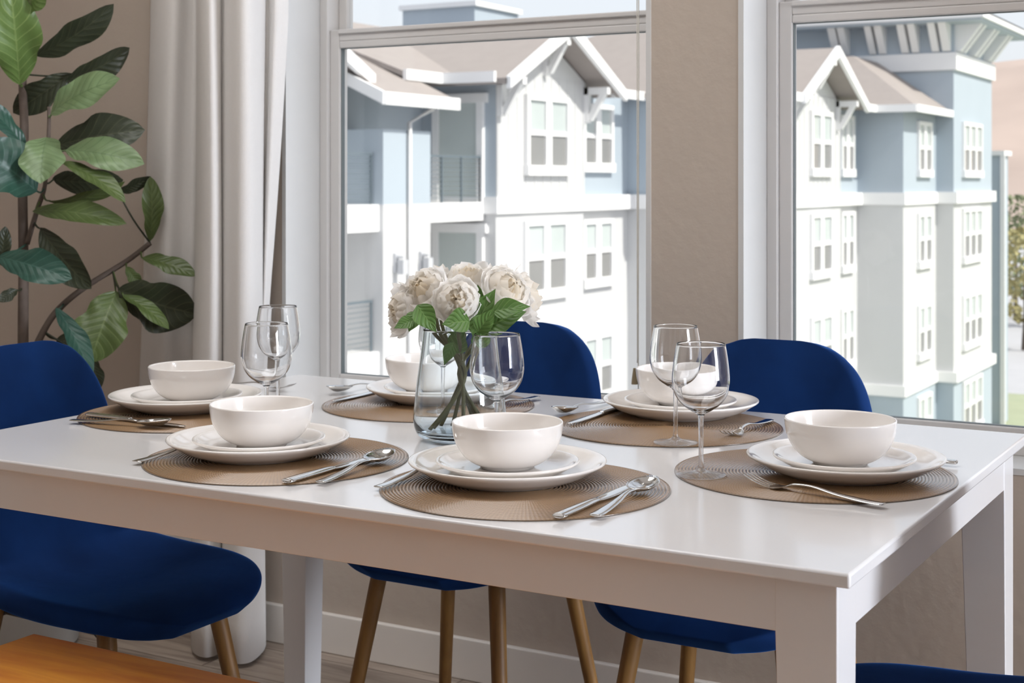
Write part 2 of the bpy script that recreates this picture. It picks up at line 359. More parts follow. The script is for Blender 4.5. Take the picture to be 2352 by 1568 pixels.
def make_window(name, x0, x1):
    w = struct(empty(name, (0, 0, 0)))
    # white drywall returns of the opening
    b = NB(); e = 0.012; ya, yb = WY-0.001, WY+0.148
    box(b, x0, x0+e, ya, yb, OZ0, OZ1); box(b, x1-e, x1, ya, yb, OZ0, OZ1)
    box(b, x0+e, x1-e, ya, yb, OZ1-e, OZ1); box(b, x0+e, x1-e, ya, yb, OZ0, OZ0+e)
    obj('reveal', b, M['reveal'], w)
    yf = WY+0.140
    fx0, fx1, fz0, fz1 = x0+e, x1-e, OZ0+e, OZ1-e
    def ring(b, X0, X1, Z0, Z1, t, y0, y1, tb=None):
        tb = tb or t
        box(b, X0, X0+t, y0, y1, Z0, Z1); box(b, X1-t, X1, y0, y1, Z0, Z1)
        box(b, X0+t, X1-t, y0, y1, Z1-t, Z1); box(b, X0+t, X1-t, y0, y1, Z0, Z0+tb)
    b = NB(); ring(b, fx0, fx1, fz0, fz1, 0.024, yf, yf+0.09); obj('frame', b, M['vinyl'], w, bevel=0.002)
    a = 0.024; RB, RT = 1.512, 1.560
    b = NB(); ring(b, fx0+a, fx1-a, fz0+a, RT, 0.030, yf+0.012, yf+0.045)
    box(b, fx0+a+0.030, fx1-a-0.030, yf+0.012, yf+0.045, RB, RT-0.030)
    box(b, fx0+a+0.030, fx1-a-0.030, yf+0.004, yf+0.012, RT-0.012, RT)
    lower = obj('lower_sash', b, M['vinyl'], w, bevel=0.003)
    b = NB(); ring(b, fx0+a+0.027, fx1-a-0.027, fz0+a+0.027, RB+0.003, 0.0045, yf+0.020, yf+0.034); obj('gasket', b, M['gasket'], lower)
    b = NB(); box(b, fx0+a+0.03, fx1-a-0.03, yf+0.026, yf+0.030, fz0+a+0.03, RB); obj('pane', b, M['pane'], lower)
    b = NB(); ring(b, fx0+a, fx1-a, RB+0.004, fz1-a, 0.026, yf+0.05, yf+0.08, 0.048)
    upper = obj('upper_sash', b, M['vinyl'], w, bevel=0.003)
    b = NB(); box(b, fx0+a+0.026, fx1-a-0.026, yf+0.063, yf+0.067, RB+0.05, fz1-a-0.026); obj('pane', b, M['pane'], upper)
    return w
make_window('window_1', *OP[0]); make_window('window_2', *OP[1])
# side window, out of view; added shade glows in place of daylight
w3 = struct(empty('window_3', (0, 0, 0)))
b = NB(); y0, y1, z0, z1 = SW
for q in ((y0, y0+.06, z0, z1), (y1-.06, y1, z0, z1), (y0+.06, y1-.06, z0, z0+.06), (y0+.06, y1-.06, z1-.06, z1)): box(b, XR+0.02, XR+0.12, *q)
obj('frame', b, M['vinyl'], w3)
def emis(name, col, s):
    m = bpy.data.materials.new(name); m.use_nodes = True; p = m.node_tree.nodes['Principled BSDF']
    p.inputs['Base Color'].default_value = (0.8, 0.8, 0.8, 1); p.inputs['Emission Color'].default_value = col; p.inputs['Emission Strength'].default_value = s; return m
b = NB(); box(b, XR+0.06, XR+0.064, y0+.06, y1-.06, z0+.06, z1-.06); obj('added_shade', b, emis('shade_glow', (0.95, 0.97, 1, 1), 1.2), w3)

# ------------------------------------------------------------------ unseen ceiling panel, added as housing for the fill lamp
cl = tag(empty('fill_panel', (-1.8, 1.6, CEIL)), 'added unseen fill panel on the ceiling above the dining table', 'fill panel')
b = NB(); box(b, -0.95, 0.95, -0.65, 0.65, -0.045, 0.0); obj('frame', b, M['vinyl'], cl, bevel=0.004)

# ------------------------------------------------------------------ curtain
def curtain():
    key = [(350, 2.885), (372, 2.845), (402, 2.83), (430, 2.875), (449, 2.885), (446, 2.80), (456, 2.742), (480, 2.728), (502, 2.755), (509, 2.78),
           (516, 2.76), (542, 2.73), (572, 2.75), (598, 2.82), (612, 2.885), (628, 2.865), (643, 2.875), (657, 2.89)]
    pts = smooth_path([(ray_ratio(u)*y, y, 0) for u, y in key], 6)
    n = len(pts); b = NB(); rows = []
    zs = [0.012+2.56*i/28 for i in range(29)]
    for z in zs:
        row = []
        for i, p in enumerate(pts):
            f = i/(n-1); dz = 1.60-z
            dx = 0.0
            if f > 0.80: dx -= 0.060*(f-0.80)/0.20*max(0, min(1, dz/0.75))
            if f < 0.25: dx -= 0.055*(0.25-f)/0.25*max(0, min(1.3, dz/0.9))
            amp = 1+0.10*math.sin(z*1.7+f*5)
            y = 2.83+(p.y-2.83)*amp+0.006*math.sin(z*2.3+f*17)
            row.append(b.verts.new((p.x+dx+0.004*math.sin(z*3.1+f*11), min(y, 2.915), z)))
        rows.append(row)
    for r, q in zip(rows, rows[1:]):
        for i in range(n-1): b.faces.new((r[i], r[i+1], q[i+1], q[i]))
    o = obj('curtain', b, M['curtain'], smooth=True, solid=0.003)
    return tag(o, 'off-white floor-length curtain hanging in soft folds beside the window', 'curtain')
curtain()
rod = NB(); tube(rod, [(-2.95, 2.80, 2.60), (0.2, 2.80, 2.60)], 0.012, 12)
for x in (-2.9, -1.22, 0.1): tube(rod, [(x, 2.80, 2.60), (x, 2.94, 2.60)], 0.008, 8)
tag(obj('curtain_rod', rod, M['metalgrey'], smooth=40), 'slim grey curtain rod above the windows', 'curtain rod')

# blind cord with tassel
bc = tag(empty('blind_cord', (0, 0, 0)), 'thin white blind cord with tassel hanging before the window', 'cord')
p0 = at_d(1465, 0, 3.42); xt, yt = ray_ratio(1465)*2.99, 2.99
Zc = -SN*xt+CS*yt; zb = EYE-(905-VH)*Zc/FPX
b = NB(); tube(b, smooth_path([(xt, yt, 2.40), (xt+0.002, yt, 1.5), (xt+0.001, yt, zb+0.07), (xt+0.004, yt, zb)], 8), 0.0013, 8)
tube(b, smooth_path([(xt-0.006, yt, 2.40), (xt-0.004, yt+.004, 1.6), (xt-0.0015, yt, zb+0.25), (xt-0.001, yt, zb+0.07)], 8), 0.0011, 8)
obj('cord', b, M['cord'], bc, smooth=True)
b = lathe([(0.0, 0.0), (0.0075, 0.0), (0.0065, 0.012), (0.0032, 0.036), (0.0, 0.0365)], 16)
obj('tassel', b, M['tassel'], bc, loc=(xt-0.006, yt-0.004, EYE-(882-VH)*Zc/FPX), smooth=40)

# ------------------------------------------------------------------ dining table
TX1, TY0, TL, TW, TZ = -0.4576, 1.5247, 1.5077, 0.9944, 0.75
TX0, TY1 = TX1-TL, TY0+TW
table = tag(empty('dining_table', (TX0+TL/2, TY0+TW/2, 0)), 'white rectangular dining table laid with six place settings', 'table')
hx, hy = TL/2, TW/2
b = NB(); box(b, -hx, hx, -hy, hy, TZ-0.0165, TZ); obj('tabletop', b, M['table'], table, smooth=30, bevel=0.0032)
b = NB(); e = 0.02; az0, az1 = TZ-0.079, TZ-0.0165
box(b, -hx+e+.068, hx-e-.068, -hy+e+.001, -hy+e+.021, az0, az1); obj('apron', b, M['table'], table, bevel=0.001)
b = NB(); box(b, -hx+e+.068, hx-e-.068, hy-e-.021, hy-e-.001, az0, az1); obj('apron', b, M['table'], table, bevel=0.001)
b = NB(); box(b, hx-e-.021, hx-e-.001, -hy+e+.068, hy-e-.068, az0, az1); obj('apron', b, M['table'], table, bevel=0.001)
b = NB(); box(b, -hx+e+.001, -hx+e+.021, -hy+e+.068, hy-e-.068, az0, az1); obj('apron', b, M['table'], table, bevel=0.001)
for sx in (-1, 1):
    for sy in (-1, 1):
        b = NB(); ox, oy = sx*(hx-e), sy*(hy-e); w, wb_ = 0.070, 0.052
        P = lambda ww, z: [(ox-sx*(ww if i in (1, 2) else 0), oy-sy*(ww if i in (2, 3) else 0), z) for i in range(4)]
        top = P(w, az1); mid = P(w, az0); bot = P(wb_, 0.0)
        hexa(b, mid+top); hexa(b, bot+mid)
        bmesh.ops.remove_doubles(b, verts=b.verts, dist=1e-5)
        obj('leg', b, M['table'], table, bevel=0.0015)

# ------------------------------------------------------------------ chairs
def chair_shell():
    # side profile: (forward, height, half width, upward curl of the sides)
    prof = [(-0.226, 0.862, 0.045, 0.0), (-0.2255, 0.859, 0.075, 0.0), (-0.224, 0.848, 0.107, 0.0), (-0.222, 0.832, 0.131, -0.003), (-0.219, 0.808, 0.154, -0.007), (-0.215, 0.775, 0.173, -0.012), (-0.210, 0.730, 0.187, -0.018), (-0.203, 0.670, 0.197, -0.026), (-0.194, 0.605, 0.203, -0.034),
            (-0.180, 0.550, 0.206, -0.036), (-0.155, 0.500, 0.208, -0.020), (-0.118, 0.466, 0.210, 0.012), (-0.068, 0.447, 0.215, 0.024), (0.0, 0.438, 0.221, 0.026), (0.062, 0.438, 0.224, 0.022),
            (0.120, 0.442, 0.219, 0.014), (0.172, 0.443, 0.203, 0.006), (0.212, 0.437, 0.174, 0.0), (0.236, 0.426, 0.134, 0.0), (0.248, 0.414, 0.080, 0.0)]
    P = smooth_path([(p[0], p[1], p[2]) for p in prof], 3); Cu = smooth_path([(p[3], 0, 0) for p in prof], 3)
    n = len(P); nodes = [Vector((q.x, q.y)) for q in P]
    def f(a, c):
        i = min(int(round(a*(n-1))), n-1); q = P[i]; s = 2*c-1
        d = (nodes[min(i+1, n-1)]-nodes[max(i-1, 0)]).normalized(); nx = Vector((-d.y, d.x))   # normal in the (forward, z) plane
        if nx.y < 0 and a > 0.5: nx = -nx
        if a <= 0.5 and nx.x < 0: nx = -nx
        curl = (abs(s)**2.2)*abs(Cu[i].x)
        return Vector((q.x+nx.x*curl, q.z*s, q.y+nx.y*curl))
    b = NB(); grid(b, f, n-1, 16)
    return b
def make_chair():
    r = empty('dining_chair')
    seat = obj('seat_shell', chair_shell(), M['velvet'], r, smooth=True)
    m = seat.modifiers.new('thick', 'SOLIDIFY'); m.thickness = 0.038; m.offset = 0
    m = seat.modifiers.new('sub', 'SUBSURF'); m.levels = 1; m.render_levels = 2
    b = NB()
    tube(b, [(-0.13, -0.12, 0.412), (0.13, -0.13, 0.412)], 0.009, 8); tube(b, [(-0.13, 0.12, 0.412), (0.13, 0.13, 0.412)], 0.009, 8)
    tube(b, [(0.12, -0.14, 0.412), (0.12, 0.14, 0.412)], 0.009, 8); tube(b, [(-0.12, -0.13, 0.412), (-0.12, 0.13, 0.412)], 0.009, 8)
    obj('under_frame', b, M['dark_metal'], r, smooth=40)
    for fx, fy in ((0.135, 0.132), (0.135, -0.132), (-0.13, 0.138), (-0.13, -0.138)):
        b = NB(); tube(b, [(fx*0.98, fy, 0.420), (fx*1.02, fy*1.02, 0.39), (fx*1.52, fy*1.42, 0.0)], [0.0165, 0.0165, 0.013], 16)
        obj('leg', b, M['legwood'], r, smooth=40)
    return r
chair = make_chair()
G = 'blue velvet chairs around the dining table'
chair.location = (-1.935, 1.925, 0); chair.rotation_euler[2] = 0.0
tag(chair, 'blue velvet dining chair at the table end beside the fig plant', 'chair', G)
c2 = clone(chair, (-1.54, 2.545, 0), -PI/2); tag(c2, 'blue velvet dining chair behind the flower vase, back to the window', 'chair', G)
c3 = clone(chair, (-0.943, 2.465, 0), -PI/2); tag(c3, 'blue velvet dining chair below the wall pier, back to the window', 'chair', G)
c4 = clone(chair, (-0.455, 1.90, 0), PI); tag(c4, 'blue velvet dining chair at the bare table end, only its seat showing', 'chair', G)

# ------------------------------------------------------------------ bench
bench = tag(empty('wooden_bench', (-1.215, 1.44, 0)), 'honey-brown wooden bench pushed against the table front', 'bench')
b = NB(); box(b, -0.595, 0.595, -0.19, 0.205, 0.412, 0.45); obj('seat', b, M['benchwood'], bench, bevel=0.004)
for sx in (-1, 1):
    for sy in (-1, 1):
        b = NB(); box(b, sx*0.53-0.022, sx*0.53+0.022, sy*0.15-0.022+0.008, sy*0.15+0.022+0.008, 0, 0.412); obj('leg', b, M['benchwood'], bench, bevel=0.003)
b = NB(); box(b, -0.508, 0.508, -0.01, 0.02, 0.36, 0.412); obj('rail', b, M['benchwood'], bench, bevel=0.002)

# ------------------------------------------------------------------ tableware
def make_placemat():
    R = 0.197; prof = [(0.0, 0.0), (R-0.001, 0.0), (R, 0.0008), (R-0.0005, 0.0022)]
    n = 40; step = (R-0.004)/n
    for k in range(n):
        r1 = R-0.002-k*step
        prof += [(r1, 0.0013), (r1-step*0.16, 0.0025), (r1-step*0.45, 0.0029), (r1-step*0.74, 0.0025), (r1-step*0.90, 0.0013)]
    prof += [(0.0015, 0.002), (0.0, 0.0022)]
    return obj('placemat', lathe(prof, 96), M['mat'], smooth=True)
def make_plate(name, R, foot, h):
    t = 0.0042; k = R/0.138
    prof = [(0, 0.0022), (foot-0.006, 0.0022), (foot-0.004, 0.0), (foot, 0.0), (foot+0.003, 0.0022), (R*0.76, h*0.24), (R*0.86, h*0.48), (R*0.94, h*0.75), (R-0.0012, h-0.0022), (R, h-0.0004), (R-0.0008, h+0.0012), (R-0.0025, h+0.0014),
            (R*0.92, h*0.75+0.0034), (R*0.84, h*0.46+t), (R*0.74, h*0.22+t), (foot, 0.0038+t), (foot*0.6, 0.0028+t), (0, 0.0026+t)]
    o = obj(name, lathe(prof, 96), M['ceramic'], smooth=True)
    return o
def make_bowl():
    H = 0.0635; prof = [(0, 0.003), (0.030, 0.003), (0.032, 0.0), (0.0375, 0.0), (0.0405, 0.0035), (0.0515, 0.0085), (0.0620, 0.0170), (0.0700, 0.0285), (0.0750, 0.041), (0.0773, 0.054), (0.0778, H-0.001), (0.0768, H+0.0003), (0.0752, H-0.0012),
            (0.0740, 0.054), (0.0715, 0.0415), (0.0663, 0.0295), (0.0580, 0.019), (0.047, 0.0115), (0.030, 0.0075), (0, 0.0065)]
    pr = smooth_path([(r, 0, z) for r, z in prof[4:11]], 4)
    pi = smooth_path([(r, 0, z) for r, z in prof[12:]], 4)
    full = prof[:4]+[(p.x, p.z) for p in pr]+[prof[11]]+[(max(p.x, 0), p.z) for p in pi]
    return obj('cereal_bowl', lathe(full, 96), M['ceramic'], smooth=True)
def make_glass():
    r = empty('wine_glass'); seg = 64
    zj, rj = 0.083, 0.0040
    outer = [(rj, zj), (0.0075, 0.0865), (0.016, 0.0915), (0.0275, 0.1000), (0.0365, 0.1130), (0.0405, 0.1290), (0.0402, 0.1440), (0.0378, 0.1640), (0.0342, 0.1845)]
    inner = [(0.0333, 0.1845), (0.0369, 0.1640), (0.0393, 0.1440), (0.0396, 0.1290), (0.0356, 0.1136), (0.0266, 0.1012), (0.0150, 0.0935), (0.0060, 0.0905), (0.0, 0.0900)]
    o = smooth_path([(a, 0, c) for a, c in outer], 5); i = smooth_path([(a, 0, c) for a, c in inner], 5)
    prof = [(p.x, p.z) for p in o]+[(0.03395, 0.1850), (0.0336, 0.1850)]+[(max(0, p.x), p.z) for p in i]
    obj('bowl', lathe(prof, seg), M['glass'], r, smooth=True)
    st = smooth_path([(0.0048, 0, 0.0105), (0.0036, 0, 0.020), (0.0034, 0, 0.050), (rj, 0, zj)], 5)
    b = lathe([(p.x, p.z) for p in st], seg); obj('stem', b, M['footglass'], r, smooth='x')
    ft = [(0.0048, 0.0105), (0.0075, 0.0070), (0.014, 0.0048), (0.026, 0.0030), (0.0345, 0.0018), (0.0352, 0.0011), (0.0345, 0.0004), (0.030, 0.0003), (0.0, 0.0008)]
    obj('foot', lathe(ft, seg), M['footglass'], r, smooth=True)
    for ch in r.children: pass
    return r
def strip(bm, secs, seg=10):     # solid bar from sections (s, half width, height, half thickness)
    rings = []
    for s, w, z, t in secs:
        rings.append([bm.verts.new((s, w*math.cos(a)*(1 if abs(math.cos(a)) > .3 else 1), z+t*math.sin(a))) for a in [2*PI*(k+.5)/seg for k in range(seg)]])
    for r, q in zip(rings, rings[1:]):
        for k in range(seg): bm.faces.new((r[k], r[(k+1) % seg], q[(k+1) % seg], q[k]))
    bm.faces.new(rings[0][::-1]); bm.faces.new(rings[-1])
# every piece of cutlery: handle end at the origin, working end along +x
def sm(secs, n=4):
    a = smooth_path([(s, w, z) for s, w, z, t in secs], n); tt = smooth_path([(t, 0, 0) for s, w, z, t in secs], n)
    return [(p.x, max(p.y, .0008), p.z, max(q.x, .0005)) for p, q in zip(a, tt)]
HAND = [(0.0, 0.0062, 0.0030, 0.0012), (0.004, 0.0088, 0.0030, 0.0015), (0.030, 0.0086, 0.0034, 0.0015), (0.070, 0.0062, 0.0060, 0.0016), (0.105, 0.0036, 0.0105, 0.0017), (0.130, 0.0030, 0.0095, 0.0018)]
def make_fork():
    r = empty('dinner_fork'); b = NB(); strip(b, sm(HAND+[(0.140, 0.0038, 0.0070, 0.0016)])); obj('handle', b, M['steel'], r, smooth=True)
    b = NB(); strip(b, sm([(0.139, 0.0038, 0.0072, 0.0015), (0.146, 0.0080, 0.0048, 0.0012), (0.154, 0.0112, 0.0032, 0.0011), (0.163, 0.0122, 0.0028, 0.0010), (0.167, 0.0122, 0.0030, 0.0009)]), 12)
    for k in range(4):
        y = -0.0105+k*0.007; secs = sm([(0.164, 0.0017, 0.0028, 0.0009), (0.180, 0.0016, 0.0046, 0.0009), (0.195, 0.0014, 0.0090, 0.0009), (0.206, 0.0010, 0.0140, 0.0007)], 3)
        n0 = len(b.verts); strip(b, secs, 8); b.verts.ensure_lookup_table()
        for v in list(b.verts)[n0:]: v.co.y += y
    obj('tines', b, M['steel'], r, smooth=50); return r
def make_spoon():
    r = empty('soup_spoon'); b = NB(); strip(b, sm(HAND+[(0.140, 0.0040, 0.0068, 0.0016), (0.146, 0.0060, 0.0055, 0.0012)])); obj('handle', b, M['steel'], r, smooth=True)
    b = NB()
    def surf(off):
        def f(a, c):
            ang = 2*PI*c; rr = a
            x = math.cos(ang)*rr; y = math.sin(ang)*rr
            wy = 0.0205*(1-0.16*x)*(1 if True else 1)
            z = 0.0100*(rr**2.2)+0.0030*x*rr
            return Vector((0.168+0.0325*x, wy*y, 0.0022+z+off*(1-0.25*rr)))
        return f
    b1 = grid(b, surf(0.0), 10, 40); grid(b, surf(0.0014), 10, 40)
    bmesh.ops.remove_doubles(b, verts=b.verts, dist=1e-6)
    # close the rim
    rim = [e for e in b.edges if e.is_boundary]
    bmesh.ops.bridge_loops(b, edges=rim)
    obj('bowl', b, M['steel'], r, smooth=True); return r
def make_knife():
    r = empty('table_knife'); b = NB()
    strip(b, sm([(0.0, 0.0070, 0.0040, 0.0024), (0.003, 0.0092, 0.0040, 0.0034), (0.040, 0.0090, 0.0042, 0.0036), (0.085, 0.0072, 0.0042, 0.0034), (0.104, 0.0062, 0.0040, 0.0026)]), 12); obj('handle', b, M['steel'], r, smooth=True)
    b = NB(); strip(b, sm([(0.103, 0.0062, 0.0040, 0.0022), (0.112, 0.0080, 0.0034, 0.0013), (0.150, 0.0098, 0.0030, 0.0010), (0.195, 0.0096, 0.0030, 0.0009), (0.220, 0.0064, 0.0030, 0.0008), (0.229, 0.0020, 0.0030, 0.0006)]), 12)
    obj('blade', b, M['steel'], r, smooth=True); return r

def P2(u, Z):
    X = (u-UC)/FPX*Z
    return (-SN*Z+CS*X, CS*Z+SN*X)
PLACES = {   # placemat centre, dinner plate, bowl, phrase
 'RE': (P2(1869, 2.083), P2(1941, 2.075), P2(1930, 2.070), 'at the table end opposite the bright blue chair'),
 'FC': (P2(1205.5, 1.988), P2(1165.5, 2.038), P2(1165.5, 2.045), 'on the bench side before the vase'),
 'FL': (P2(636, 2.195), P2(594, 2.222), P2(601, 2.212), 'on the bench side towards the fig plant'),
 'LE': (P2(440, 2.615), P2(427, 2.675), P2(440.5, 2.665), 'at the table end beside the fig plant'),
 'BL': (P2(984, 2.722), P2(1009, 2.775), P2(979, 2.785), 'on the window side behind the vase'),
 'BR': (P2(1528, 2.486), P2(1563, 2.605), P2(1560.5, 2.625), 'on the window side below the pier'),
}
proto = {'placemat': make_placemat(), 'dinner_plate': make_plate('dinner_plate', 0.138, 0.088, 0.0262), 'salad_plate': make_plate('salad_plate', 0.100, 0.062, 0.0180), 'cereal_bowl': make_bowl(),
         'wine_glass': make_glass(), 'dinner_fork': make_fork(), 'soup_spoon': make_spoon(), 'table_knife': make_knife()}
used = set()
def put(kind, loc, rotz, label, cat, group):
    o = proto[kind]
    if kind in used: o = clone(o, loc, rotz)
    else: used.add(kind); o.location = loc; o.rotation_euler[2] = rotz
    return tag(o, label, cat, group)
for k, (mc, pc, bc_, ph) in PLACES.items():
    a = random.uniform(0, 6)
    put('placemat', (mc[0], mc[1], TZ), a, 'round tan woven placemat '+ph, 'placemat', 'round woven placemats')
    z = TZ+0.0029
    put('dinner_plate', (pc[0], pc[1], z), a, 'large white dinner plate '+ph, 'plate', 'white dinner plates')
    z += 0.0026+0.0042
    q = (pc[0]*.8+bc_[0]*.2, pc[1]*.8+bc_[1]*.2)
    put('salad_plate', (q[0], q[1], z+0.0008), a, 'small white side plate '+ph, 'plate', 'white side plates')
    z += 0.0008+0.0026+0.0042
    put('cereal_bowl', (bc_[0], bc_[1], z+0.0008), a, 'white bowl on stacked plates '+ph, 'bowl', 'white bowls')
GLASSES = [('RE', (-0.790, 1.922)), ('BR', (-0.922, 2.139)), ('FC', (-1.105, 1.893)), ('FL', (-1.508, 1.850)), ('LE', (-1.700, 2.118)), ('BL', (-1.396, 2.196))]
def mat_z(x, y):
    return TZ+(0.0030 if any(math.hypot(x-mc[0], y-mc[1]) < 0.197+0.0 for mc, *_ in PLACES.values()) else 0.0002)
for k, (x, y) in GLASSES:
    on = any(math.hypot(x-mc[0], y-mc[1]) < 0.232 for mc, *_ in PLACES.values())
    put('wine_glass', (x, y, TZ+(0.0031 if on else 0.0002)), random.uniform(0, 6), 'clear stemmed wine glass '+PLACES[k][3], 'wine glass', 'clear wine glasses')
def lay(kind, k, cat, word, end, direction, ang=0.0):
    loc = (end[0], end[1], TZ+0.0032)
    put(kind, loc, math.atan2(direction[1], direction[0])+ang, word+' '+PLACES[k][3], cat, {'dinner_fork': 'steel forks', 'soup_spoon': 'steel spoons', 'table_knife': 'steel knives'}[kind])
tz = TZ+0.004
e = at_z(1283, 1190, tz); lay('table_knife', 'FC', 'knife', 'steel knife', e, (0, 1), 0.0)
e = at_z(1366, 1187, tz); lay('soup_spoon', 'FC', 'spoon', 'steel spoon', e, (0, 1), 0.06)
e = at_z(868, 1122, tz); lay('dinner_fork', 'FC', 'fork', 'steel fork tucked under the plate', e, (0, 1), 0.0)
e = at_z(659, 1109, tz); lay('table_knife', 'FL', 'knife', 'steel knife', e, (0, 1), 0.0)
e = at_z(735, 1110, tz); lay('soup_spoon', 'FL', 'spoon', 'steel spoon', e, (0, 1), 0.10)
e = at_z(311, 1063, tz); lay('dinner_fork', 'FL', 'fork', 'steel fork tucked under the plate', e, (0, 1), 0.0)
e = at_z(204, 955, tz); lay('table_knife', 'LE', 'knife', 'steel knife', e, (1, 0), -0.03)
e = at_z(164, 967, tz); lay('soup_spoon', 'LE', 'spoon', 'steel spoon', e, (1, 0), 0.15)
e = at_z(672, 897, tz); lay('dinner_fork', 'LE', 'fork', 'steel fork', (e.x-0.205, e.y), (1, 0), 0.0)
e = at_z(764, 923, tz); lay('table_knife', 'BL', 'knife', 'steel knife', (e.x, e.y+0.229), (0, -1), 0.0)
e = at_z(752, 905, tz); lay('soup_spoon', 'BL', 'spoon', 'steel spoon', (e.x+0.012, e.y+0.200), (0, -1), -0.05)
e = at_z(1234, 913, tz); lay('dinner_fork', 'BL', 'fork', 'steel fork', e, (0, -1), 0.0)
e = at_z(1306, 975, tz); lay('table_knife', 'BR', 'knife', 'steel knife', (e.x, e.y+0.229), (0, -1), 0.0)
e = at_z(1272, 955, tz); lay('soup_spoon', 'BR', 'spoon', 'steel spoon', (e.x+0.012, e.y+0.200), (0, -1), -0.05)
e = at_z(1768, 966, tz); lay('dinner_fork', 'BR', 'fork', 'steel fork', e, (0, -1), 0.0)
e = at_z(2196, 1066, tz); lay('table_knife', 'RE', 'knife', 'steel knife half hidden by the plate', e, (-1, 0), 0.0)
e = at_z(2030, 1162, tz); lay('dinner_fork', 'RE', 'fork', 'steel fork', e, (at_z(1684, 1103, tz)-e)[0:2], 0.0)

# ------------------------------------------------------------------ vase of peonies
VX, VY = -1.247, 2.017
vo = [(0.0, 0.0), (0.052, 0.0), (0.060, 0.002), (0.068, 0.008), (0.0735, 0.020), (0.0752, 0.034), (0.0738, 0.055), (0.0702, 0.085), (0.0655, 0.120), (0.0615, 0.152), (0.0592, 0.178)]
vi = [(0.0565, 0.178), (0.0588, 0.152), (0.0628, 0.120), (0.0675, 0.085), (0.0710, 0.055), (0.0722, 0.036), (0.0700, 0.024), (0.0640, 0.016), (0.050, 0.0130), (0.0, 0.0125)]
so = smooth_path([(a, 0, c) for a, c in vo[1:]], 5); si = smooth_path([(a, 0, c) for a, c in vi], 5)
prof = [vo[0]]+[(p.x, p.z) for p in so]+[(0.0586, 0.1788), (0.0571, 0.1788)]+[(max(0, p.x), p.z) for p in si]
vase = obj('flower_vase', lathe(prof, 96), M['vaseglass'], loc=(VX, VY, TZ+0.0003), smooth=True)
tag(vase, 'clear tapered glass vase with a pale blue base holding peonies', 'vase')

def petal(bm, lay, ax, az, layer, width, length, cup, open_, ruffle, inner, seed):
    # one cupped petal around the flower axis (+z), at azimuth az
    def f(t, c):
        s = 2*c-1
        w = width*(math.sin(PI*min(1, t*0.62+0.10))**0.8)
        r = layer+length*(open_*t+0.25*math.sin(PI*t)*cup)
        z = length*(t*(1-open_*0.75))-0.006
        r -= cup*0.35*length*max(0, t-0.6)**1.3*(1.4-open_)
        rf = ruffle*length*t*t*noise.noise(Vector((seed*7.1+s*2.6, t*2.0, seed)))
        z += rf*0.9 - 0.10*length*abs(s)**2*t + 0.02*length*math.cos(s*9+seed)*t*t*ruffle*4
        ang = az+s*w/max(r+0.30*length, 0.010)
        r2 = r-0.06*length*s*s+rf*0.6
        return Vector((r2*math.cos(ang), r2*math.sin(ang), z))
    n0 = len(bm.verts); grid(bm, f, 7, 8); bm.verts.ensure_lookup_table()
    for v in list(bm.verts)[n0:]: v[lay] = inner
def make_bloom(parent, R, axis, pos, seed, openness):
    b = NB(); lay_ = b.verts.layers.float.new('inner'); rnd = random.Random(seed)
    for L, (n, ro, ln, op, cup, inn) in enumerate(((7, 0.10, 1.05, 0.72+openness, 0.75, 0.0), (7, 0.09, 1.00, 0.56+openness, 0.95, 0.03), (7, 0.08, 0.96, 0.42+openness*.7, 1.1, 0.10), (6, 0.06, 0.90, 0.30+openness*.4, 1.2, 0.25), (6, 0.04, 0.80, 0.19, 1.2, 0.5), (5, 0.02, 0.70, 0.09, 1.0, 0.8), (4, 0.0, 0.60, 0.03, 0.8, 0.9))):
        for k in range(n):
            petal(b, lay_, axis, 2*PI*(k+0.5*(L % 2)+rnd.uniform(-.18, .18))/n, ro*R, (0.72+0.12*rnd.random())*R*(1.15 if L < 2 else 1.0), ln*R*rnd.uniform(0.88, 1.08), cup, op*rnd.uniform(0.90, 1.06), 0.22, inn, seed*3.3+L*11+k)
    q = Vector((0, 0, 1)).rotation_difference(Vector(axis).normalized()).to_matrix().to_4x4()
    bmesh.ops.transform(b, matrix=q, verts=b.verts)
    return obj('bloom', b, M['petal'], parent, loc=pos, smooth='x')
def leaf_blade(b, base, tip, width, normal, shape='fig', droop=0.0, fold=0.18, wave=0.05, seed=0, n=12, m=8, curl=0.0):
    base, tip = Vector(base), Vector(tip); d = tip-base; L = d.length; dx = d.normalized()
    nz = Vector(normal); nz = (nz-dx*nz.dot(dx)).normalized(); side = dx.cross(nz).normalized()
    def wid(t):
        if shape == 'fig': return (math.sin(PI*(t**0.85))**0.72)*(0.52+0.68*t-0.14*math.exp(-((t-0.40)/0.10)**2)) if 0 < t < 1 else 0.0
        return (math.sin(PI*t**0.8)**1.0)*(1.05-0.5*t) if 0 < t < 1 else 0.0
    def f(t, c):
        s = 2*c-1; w = wid(t)*width*0.5
        x = base+dx*(L*t)+side*(s*w)
        h = fold*abs(s)*w + wave*width*math.sin(t*9+seed+3*s)*abs(s)**1.5*math.sin(PI*t) - droop*L*t*t + curl*L*(s*s)*math.sin(PI*t)*0.3
        h += droop*L*0.35*math.sin(PI*t)
        return x+nz*h
    grid(b, f, n, m, uv=True)
